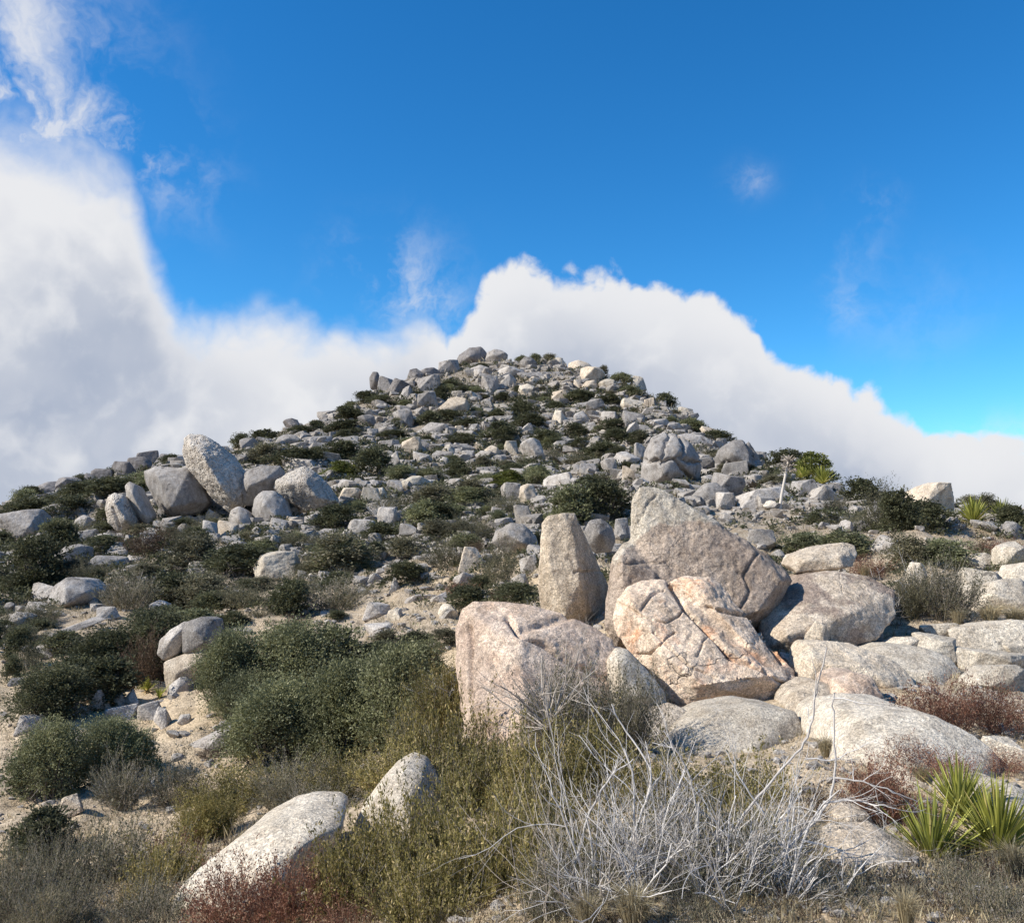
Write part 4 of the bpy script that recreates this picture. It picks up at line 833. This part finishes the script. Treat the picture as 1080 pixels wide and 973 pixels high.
# ---- bleached dead shrub in the foreground
def dead_shrub():
    r = np.random.default_rng(12); e = bpy.data.objects.new('dead_shrub', None); COL.objects.link(e)
    p = at(700, 985, 4.35); e.location = p; k = 4.4 / F
    g1 = Geo(); g2 = Geo()
    for n in range(62):
        tx = r.uniform(-80, 120); ty = r.uniform(120, 260); d = np.array([tx * k, r.uniform(-.35, .35), ty * k])
        L = np.linalg.norm(d); b = np.array([r.uniform(-.42, .58), r.uniform(-.15, .2), -.05])
        branching(g1 if n % 2 else g2, r, b, d, L * r.uniform(.45, .8), r.uniform(.005, .0095), 2, 5, .75, None, (0, 0, .25), 5, .42)
    # the long curved limbs that stand out to the right
    for pts, rad in [([(735, 960, 0), (760, 900, 0), (790, 850, -.1), (820, 815, -.1), (850, 785, -.1), (857, 760, -.1), (860, 735, -.1), (868, 700, -.1), (872, 682, -.1)], .0075),
                     ([(775, 945, 0), (812, 915, -.1), (840, 885, -.1), (866, 860, -.1), (880, 830, -.1), (882, 800, -.1), (878, 760, -.1), (880, 730, -.1)], .009),
                     ([(880, 820, -.1), (905, 822, -.15), (935, 832, -.2), (968, 845, -.2)], .005), ([(868, 845, -.1), (900, 843, -.1), (925, 848, -.2), (945, 852, -.2)], .0055),
                     ([(850, 800, -.1), (880, 802, -.1), (930, 775, -.1)], .0035), ([(700, 955, 0), (735, 890, 0), (735, 850, 0), (725, 810, 0), (700, 770, 0)], .008),
                     ([(640, 960, 0), (660, 900, 0), (680, 850, 0), (690, 812, 0), (655, 765, .1), (645, 742, .1)], .008), ([(600, 960, 0), (612, 880, 0), (640, 820, 0), (668, 800, 0)], .008),
                     ([(806, 858, 0), (780, 820, 0), (765, 790, 0)], .005), ([(845, 885, -.1), (885, 895, -.1), (900, 905, -.1)], .006)]:
        w_ = [np.array(at(x, y, 4.4 + d)) - np.array(p) for x, y, d in pts]; t = np.linspace(0, len(w_) - 1, len(w_) * 4)
        P = np.array([w_[min(int(a), len(w_) - 2)] * (1 - (a - min(int(a), len(w_) - 2))) + w_[min(int(a), len(w_) - 2) + 1] * (a - min(int(a), len(w_) - 2)) for a in t])
        for _ in range(3): P[1:-1] = (P[:-2] + P[1:-1] * 2 + P[2:]) / 4
        P[1:-1] += r.normal(size=P[1:-1].shape) * .003
        tube(g1, P, np.linspace(rad, rad * .4, len(P)), 6)
        for q in range(5):
            i = r.integers(4, len(P) - 1); T = norm(P[i] - P[i - 1]); branching(g1, r, P[i], norm(T + r.normal(size=3) * .45), r.uniform(.08, .22), rad * .4, 1, 3, .4, None, (0, 0, .1), 4)
    link('limbs', g1.mesh('limbs', True), M['dead'], e); link('twigs', g2.mesh('twigs', True), M['dead'], e)
    g3 = Geo()
    for n in range(60):
        b = np.array([r.uniform(-.7, .6), r.uniform(-.25, .35), -.05])
        branching(g3, r, b, norm(np.array([r.normal() * .45, r.normal() * .3, 1])), r.uniform(.25, .75), .0035, 1, 6, .5, None, (0, 0, .1), 3, .6)
    link('fine_twigs', g3.mesh('fine_twigs', True), M['deadgrey'], e)
    PLANTS.append((e, 560, 680, 970, 973, 'dead', 'bleached white dead shrub with tangled bare branches in the foreground')); return e
dead_shrub()
def small_dead(x, y, s, label, seed, Y=None, mat='dead', wide=1.0):
    p = at(x, y, Y) if Y else gray(x, y); k = p.y / F; r = np.random.default_rng(seed); g = Geo()
    for n in range(16): branching(g, r, (0, 0, -.03), (r.normal() * .7 * wide, r.normal() * .5, r.uniform(.4, 1.1)), s * k * r.uniform(.6, 1), .012 * s * k, 2, 3, .5, None, (0, 0, 0), 4, .6)
    o = link('dead_shrub', g.mesh('branches', True), M[mat]); o.location = p; PLANTS.append((o, x - s / 2, y - s, x + s / 2, y, 'dead', label))
small_dead(140, 838, 38, 'small bleached dead shrub in front of the green shrubs at lower left', 3)
small_dead(965, 650, 60, 'upright pale dead shrub standing in the olive brush above the rock shelf', 4)
small_dead(405, 548, 26, 'little bleached dead shrub among pale rocks in the middle of the hill', 5, wide=1.6)
small_dead(885, 662, 62, 'sprawling grey dead shrub lying over the brown-varnished boulder', 6, mat='deadgrey', wide=2.0)
small_dead(578, 765, 90, 'dead dark twig shrub in front of the big pinkish boulder', 7, Y=7.3, mat='deadgrey')
small_dead(470, 745, 40, 'small white dead shrub between the green bush and the big pinkish boulder', 8, Y=9.3)

# ---- yuccas
def yucca(x, y, rpx, seed, label, Y=None, n=90, tilt=(0, 0), wd=.028):
    p = at(x, y, Y) if Y else gray(x, y); k = p.y / F; L = rpx * k
    e = bpy.data.objects.new('yucca', None); COL.objects.link(e); e.location = p + Vector((0, 0, L * .12)); e.rotation_euler = (R(tilt[0]), R(tilt[1]), seed)
    link('leaves', yucca_leaves(seed, n, L, wd * L).mesh('leaves'), M['yucca'], e)
    link('dead_leaves', yucca_leaves(seed + 50, 22, L, wd * L * .9, True).mesh('dead_leaves'), M['yucca_dry'], e)
    g = Geo(); tube(g, np.array([[0, 0, -.35 * L], [0, 0, -.1 * L], [0, 0, .06 * L]]), np.array([.09, .085, .05]) * L, 8); link('trunk', g.mesh('trunk', True), M['bark'], e)
    PLANTS.append((e, x - rpx, y - rpx, x + rpx, y, 'yucca', label)); boxes.append((x - rpx, y - rpx, x + rpx, y))
yucca(1054, 912, 80, 1, 'yucca with a dry leaf skirt before the smooth dome at lower right', Y=4.9, n=130)
yucca(984, 922, 74, 2, 'dense spiky yucca left of the yucca with the dry skirt', Y=4.95, n=130)
yucca(1012, 868, 62, 3, 'yellowish yucca behind and between the other two foreground yuccas', Y=5.5, n=100)
yucca(868, 510, 23, 4, 'yucca under dark shrubs on the right ridge, right of the dry stalk', n=70, wd=.04)
yucca(846, 506, 16, 5, 'small yucca closest to the dry stalk on the right ridge', n=60, wd=.045)
yucca(1027, 556, 32, 6, 'large yucca right of the round tan skyline boulder', n=80, wd=.04)
yucca(1057, 552, 25, 7, 'yucca nearest the right edge on the skyline', n=70, wd=.04)
yucca(155, 730, 14, 8, 'tiny bright green yucca among the flat rocks below the left stack', n=50, wd=.06)
yucca(168, 736, 10, 9, 'smallest green yucca touching the foot of the left rock stack', n=40, wd=.07)
# ---- dry flower stalk
sp = gray(822, 536); k = sp.y / F
e = bpy.data.objects.new('dry_stalk', None); COL.objects.link(e); e.location = sp
g = Geo(); P = np.array([[0, 0, -.1], [.10, 0, .5], [.25, 0, 1.2], [.36, 0, 52 * k]]); tube(g, P, np.array([.10, .085, .07, .04]) * .6, 8); link('stem', g.mesh('stem', True), M['stalk'], e)
g = Geo(); r = np.random.default_rng(4)
for n in range(60):
    z = r.uniform(38, 54) * k; tube(g, curve((.36, 0, z), (r.normal(), r.normal(), .4), .28, 3, r)[0], np.array([.014, .012, .012, .02]), 3)
link('dry_flower_head', g.mesh('head', True), M['deadgrey'], e)
PLANTS.append((e, 815, 480, 835, 536, 'stalk', 'pale dry flower stalk leaning on the right ridge below the skyline'))
small = gray(33, 690); 

# ------------------------------------------------------------------ fill: further shrubs and boulders in the gaps of the hill, then loose stones
def free(x0, y0, x1, y1, slack=.25):
    a = (x1 - x0) * (y1 - y0)
    for b in boxes:
        ix = min(x1, b[2]) - max(x0, b[0]); iy = min(y1, b[3]) - max(y0, b[1])
        if ix > 0 and iy > 0 and ix * iy > slack * a: return False
    return True
SKX = [s[0] for s in SKY]; SKYY = [s[1] for s in SKY]
def skyline(x): return float(np.interp(x, SKX, SKYY))
fr = random.Random(21)
def sandy(x, y):
    """open sandy ground in the photograph: keep it bare"""
    return (y > 735 and x < 480 and not (x < 90 and y < 800)) or (360 < x < 480 and 590 < y < 680) or (770 < x < 860 and 535 < y < 590) or (x > 480 and y > 660) or (x > 840 and y > 560)
ns_ = 0
for n in range(5200):
    x = fr.uniform(-60, 1140); y = fr.uniform(372, 700)
    if y < skyline(x) + 3 or sandy(x, y): continue
    sc = (y - 340) / 200.0
    veg = noise.noise(Vector((x * .014, y * .035, 5)))
    if n % 2 or y > 560:
        wv_ = fr.uniform(15, 38) * max(.55, min(1.3, sc)); hv = wv_ * fr.uniform(.42, .65)
        box_ = (x - wv_ / 2, y - hv, x + wv_ / 2, y)
        if veg > -.25 and ns_ < 190 and free(*box_, .3):
            plant(*box_, fr.choice('dddddvvqqt' if y < 560 else 'ddvqtt')); ns_ += 1
    elif len(BOULDERS) < 300 and veg < .3:
        wv_ = fr.uniform(8, 17) * max(.7, sc); hv = wv_ * fr.uniform(.5, .85); box_ = (x - wv_ / 2, y - hv, x + wv_ / 2, y)
        if free(*box_, .08):
            q = boulder(*box_, KD[fr.choice('bbsfsbr')], fr.choice(('grey', 'pale', 'pale', 'grey', 'warm')), fr.choice((0, 0, 0, -12, 12)))
            if q: boxes.append(box_)

# loose stones: thousands of small ones lying between the boulders, one mass
def simple_stone(seed):
    r = random.Random(seed); bm = bmesh.new()
    for sx in (-1, 1):
        for sy in (-1, 1):
            for sz in (-1, 1):
                c = Vector((sx, sy, sz)) * .42 + Vector((r.uniform(-.25, .25), r.uniform(-.25, .25), r.uniform(-.25, .25)))
                for ax in range(3):
                    d = c.copy(); d[ax] -= (sx, sy, sz)[ax] * r.uniform(.02, .40); bm.verts.new(d)
    bmesh.ops.convex_hull(bm, input=bm.verts[:]); bmesh.ops.triangulate(bm, faces=bm.faces)
    bmesh.ops.delete(bm, geom=[v for v in bm.verts if not v.link_faces], context='VERTS'); bm.verts.index_update()
    V = np.array([v.co for v in bm.verts]); Fc = np.array([[v.index for v in f.verts] for f in bm.faces]); bm.free(); return V, Fc
ST = [simple_stone(s) for s in range(14)]
def scatter(N, seed, size, mask):
    g = Geo(); r = random.Random(seed); c = 0; tries = 0
    while c < N and tries < N * 6:
        tries += 1
        x = r.uniform(-220, 1300); y = r.uniform(375, 985)
        if y < skyline(x) + 2: continue
        m_ = mask(x, y)
        if r.random() > m_: continue
        d = ray(x, y).normalized(); h = bvh.ray_cast(Vector((0, 0, 0)), d, 140)
        if h[0] is None: continue
        p = h[0]; s = size(r, x, y) * p.y / F
        V, Fc = r.choice(ST); sc_ = np.array([s * r.uniform(.8, 1.4), s * r.uniform(.7, 1.2), s * r.uniform(.45, .85)]); a = r.uniform(0, 6.28)
        X = V * sc_; ca, sa = math.cos(a), math.sin(a); X = np.stack([X[:, 0] * ca - X[:, 1] * sa, X[:, 0] * sa + X[:, 1] * ca, X[:, 2]], -1)
        g.add(X + np.array([p.x, p.y, p.z + sc_[2] * .18]), Fc); c += 1
    return g
def rubble_mask(x, y):
    v = noise.noise(Vector((x * .02, y * .04, 8)))
    if y > 700: return .14 if x < 480 else .35
    if x > 850 and y > 560: return .3
    return min(1, max(.12, .55 + v * 1.4))
g = scatter(6500, 3, lambda r, x, y: r.uniform(2.2, 4.5) + (r.random() ** 4) * 6 * min(1.4, (y - 330) / 200), rubble_mask)
o = link('loose_stones', g.mesh('loose_stones'), M['pale']); tag(o, kind='stuff')
g = scatter(10500, 9, lambda r, x, y: (4.5 + 9.5 * r.random() ** 1.8) * min(1.2, .7 + (y - 370) / 300), lambda x, y: .25 if (x > 1100 or x < -30) and y > 560 else 0 if (y > 590 or sandy(x, y)) else max(.04, min(1, .65 + 1.6 * noise.noise(Vector((x * .03, y * .06, 4))))) * (1 if y < 520 else .6))
o = link('rubble', g.mesh('rubble'), M['pale']); tag(o, kind='stuff')
# low brush: the countless small bushes between the rocks
r = np.random.default_rng(77); gb = Geo(); c = 0
while c < 3800:
    x = r.uniform(-260, 1340); y = r.uniform(376, 640 if c < 3500 else 960); out_ = x > 1105 or x < -30
    if (c >= 3500 and not out_) or y < skyline(x) + 1 or (not out_ and sandy(x, y) and r.random() < .9) or noise.noise(Vector((x * .014, y * .035, 5))) < -.25 + .2 * r.normal(): continue
    h = bvh.ray_cast(Vector((0, 0, 0)), ray(x, y).normalized(), 140); c += 1
    if h[0] is None: continue
    p = h[0]; s_ = r.uniform(5, 11) * p.y / F * min(1.2, .7 + (y - 370) / 300); n = 70
    u = norm(r.normal(size=(n, 3))); u[:, 2] = abs(u[:, 2]); tw = norm(r.normal(size=(9, 3))); u = norm(u + tw[r.integers(0, 9, n)] * .9); u[:, 2] = abs(u[:, 2]) * .62
    X = np.array(p) + u * s_ * r.uniform(.5, 1.1, (n, 1)); l = r.uniform(.22, .4, n) * s_; leaves(gb, X, u + r.normal(size=(n, 3)) * .7, l, l * .5, r)
o = link('low_brush', gb.mesh('low_brush'), M['leaf_dark']); tag(o, kind='stuff')
g = scatter(9000, 5, lambda r, x, y: r.uniform(.8, 2.2), lambda x, y: .2 if y < 520 else .6 if y < 740 or x > 480 else .3)
o = link('gravel', g.mesh('gravel'), M['warm']); tag(o, kind='stuff')

# dry grass and low litter scrub on the soil
def ground_cover(name, N, seed, mat, hpx, mask, blades=7):
    r = np.random.default_rng(seed); g = Geo(); c = 0; tries = 0
    B = []
    while c < N and tries < N * 5:
        tries += 1; x = r.uniform(-220, 1300); y = r.uniform(380, 1000)
        if y < skyline(x) + 2 or r.random() > mask(x, y): continue
        h = bvh.ray_cast(Vector((0, 0, 0)), ray(x, y).normalized(), 140)
        if h[0] is None: continue
        B.append((*h[0], hpx(r, x, y) * h[0].y / F)); c += 1
    B = np.array(B); B = np.repeat(B, blades, 0); n = len(B); s = B[:, 3] * r.uniform(.5, 1.1, n)
    b = B[:, :3] + r.normal(size=(n, 3)) * np.array([.35, .35, 0]) * B[:, 3:4]; b[:, 2] -= .01
    d = norm(r.normal(size=(n, 3)) * np.array([.55, .55, .2]) + np.array([0, 0, 1])); leaves(g, b, d, s, np.maximum(s * .07, .0025), r)
    o = link(name, g.mesh(name), M[mat]); tag(o, kind='stuff')
def gm_(x, y):
    v = noise.noise(Vector((x * .012, y * .02, 18))); a = .35 + v * 1.3
    if y > 860: a += .45
    if x > 560 and y > 830: a += 1.0
    if x < 480 and 730 < y < 860: a -= .5
    return max(.03, min(1, a))
ground_cover('dry_grass', 13000, 31, 'straw', lambda r, x, y: r.uniform(5, 10) + (12 if y > 880 else 0) * r.uniform(.2, 1), gm_)
ground_cover('dry_litter', 8000, 32, 'leaf_brown', lambda r, x, y: r.uniform(3, 8) + (8 if y > 880 else 0), lambda x, y: gm_(x + 333, y + 90), 6)
ground_cover('low_scrub', 5000, 33, 'leaf_grey', lambda r, x, y: r.uniform(5, 11), lambda x, y: gm_(x - 444, y + 290) * (1 if y < 720 else .5), 9)

# ------------------------------------------------------------------ labels: look plus place beside a landmark
bpy.context.view_layer.update()
LM = [('the tall leaning pitted slab', 226, 498), ('the pyramid-shaped boulder', 605, 600), ('the huge fin-shaped boulder', 745, 585), ('the orange-stained slab', 740, 690), ('the domed cracked outcrop', 708, 487),
      ('the dark summit slab', 496, 376), ('the dry stalk', 825, 512), ('the dark pillar rock', 395, 402), ('the left rock stack', 200, 700), ('the biggest green bush', 415, 735), ('the whale-backed boulder', 970, 795),
      ('the flat cap rock', 868, 590), ('the peaked left skyline rock', 153, 476), ('the sunlit summit block', 583, 387), ('the big rounded midslope boulder', 544, 568), ('the egg-shaped wedged boulder', 668, 722),
      ('the right skyline yuccas', 1040, 545), ('the foreground yuccas', 1020, 890), ('the bottom left cream boulder', 275, 910), ('the dead white shrub', 710, 850), ('the dark-faced far left boulder', 75, 624),
      ('the red buckwheat patch', 1025, 745), ('the yellow-green shrub', 536, 504), ('the big pinkish boulder', 550, 715)]
DIRS = ['right of', 'lower right of', 'below', 'lower left of', 'left of', 'upper left of', 'above', 'upper right of']
ORD = ['nearest', 'second', 'third', 'fourth', 'fifth', 'sixth', 'seventh', 'eighth', 'ninth', 'tenth', 'eleventh', 'twelfth', 'thirteenth', 'fourteenth', 'fifteenth', 'sixteenth', 'seventeenth', 'eighteenth', 'nineteenth', 'twentieth']
def relabel(items, noun_of, group_of, cat_of):
    buckets = {}
    for it in items:
        o, x0, y0, x1, y1, look = it; cx, cy = (x0 + x1) / 2, (y0 + y1) / 2
        nm, lx, ly = min(LM, key=lambda l: (l[1] - cx) ** 2 + ((l[2] - cy) * 1.15) ** 2)
        a = math.degrees(math.atan2(cy - ly, cx - lx)); dr = DIRS[int(((a + 22.5) % 360) // 45)]
        buckets.setdefault((noun_of(look), nm, dr), []).append((math.hypot(cx - lx, cy - ly), it, x1 - x0))
    for (noun, nm, dr), L in buckets.items():
        L.sort(key=lambda t: t[0])
        for i, (_, it, wpx) in enumerate(L):
            o, look = it[0], it[5]
            size = '' if wpx < 0 else ('tiny ' if wpx < 13 else 'small ' if wpx < 24 else '' if wpx < 60 else 'large ')
            if len(L) == 1: lab = f'{size}{noun} {dr} {nm}'
            else: lab = f'{size}{noun}, {ORD[i]} {dr} {nm}' if i else f'{size}{noun}, nearest {dr} {nm}'
            tag(o, lab, cat_of(it), group_of(it))
gen = []
for b in BOULDERS:
    if isinstance(b[5], str): tag(b[0], b[5], 'boulder', 'boulders of the rocky hill')
    else: gen.append(b)
relabel(gen, lambda l: f'{l[0]} {l[1]} boulder', lambda it: 'boulders of the rocky hill', lambda it: 'boulder')
gp = []
CAT = {'dead': 'dead shrub', 'yucca': 'yucca', 'stalk': 'flower stalk', 'r': 'buckwheat shrub', 'g': 'grass tuft'}
GRP = {'dead': 'dead shrubs', 'yucca': 'yucca plants', 'stalk': None, 'r': 'red buckwheat shrubs', 'g': 'dry grass tufts'}
for (o, x0, y0, x1, y1, kd, lab) in PLANTS:
    if lab: tag(o, lab, CAT.get(kd, 'shrub'), GRP.get(kd, 'shrubs on the hill'))
    else: gp.append((o, x0, y0, x1, y1, kd))
relabel(gp, lambda l: LOOK[l], lambda it: GRP.get(it[5], 'shrubs on the hill'), lambda it: CAT.get(it[5], 'shrub'))
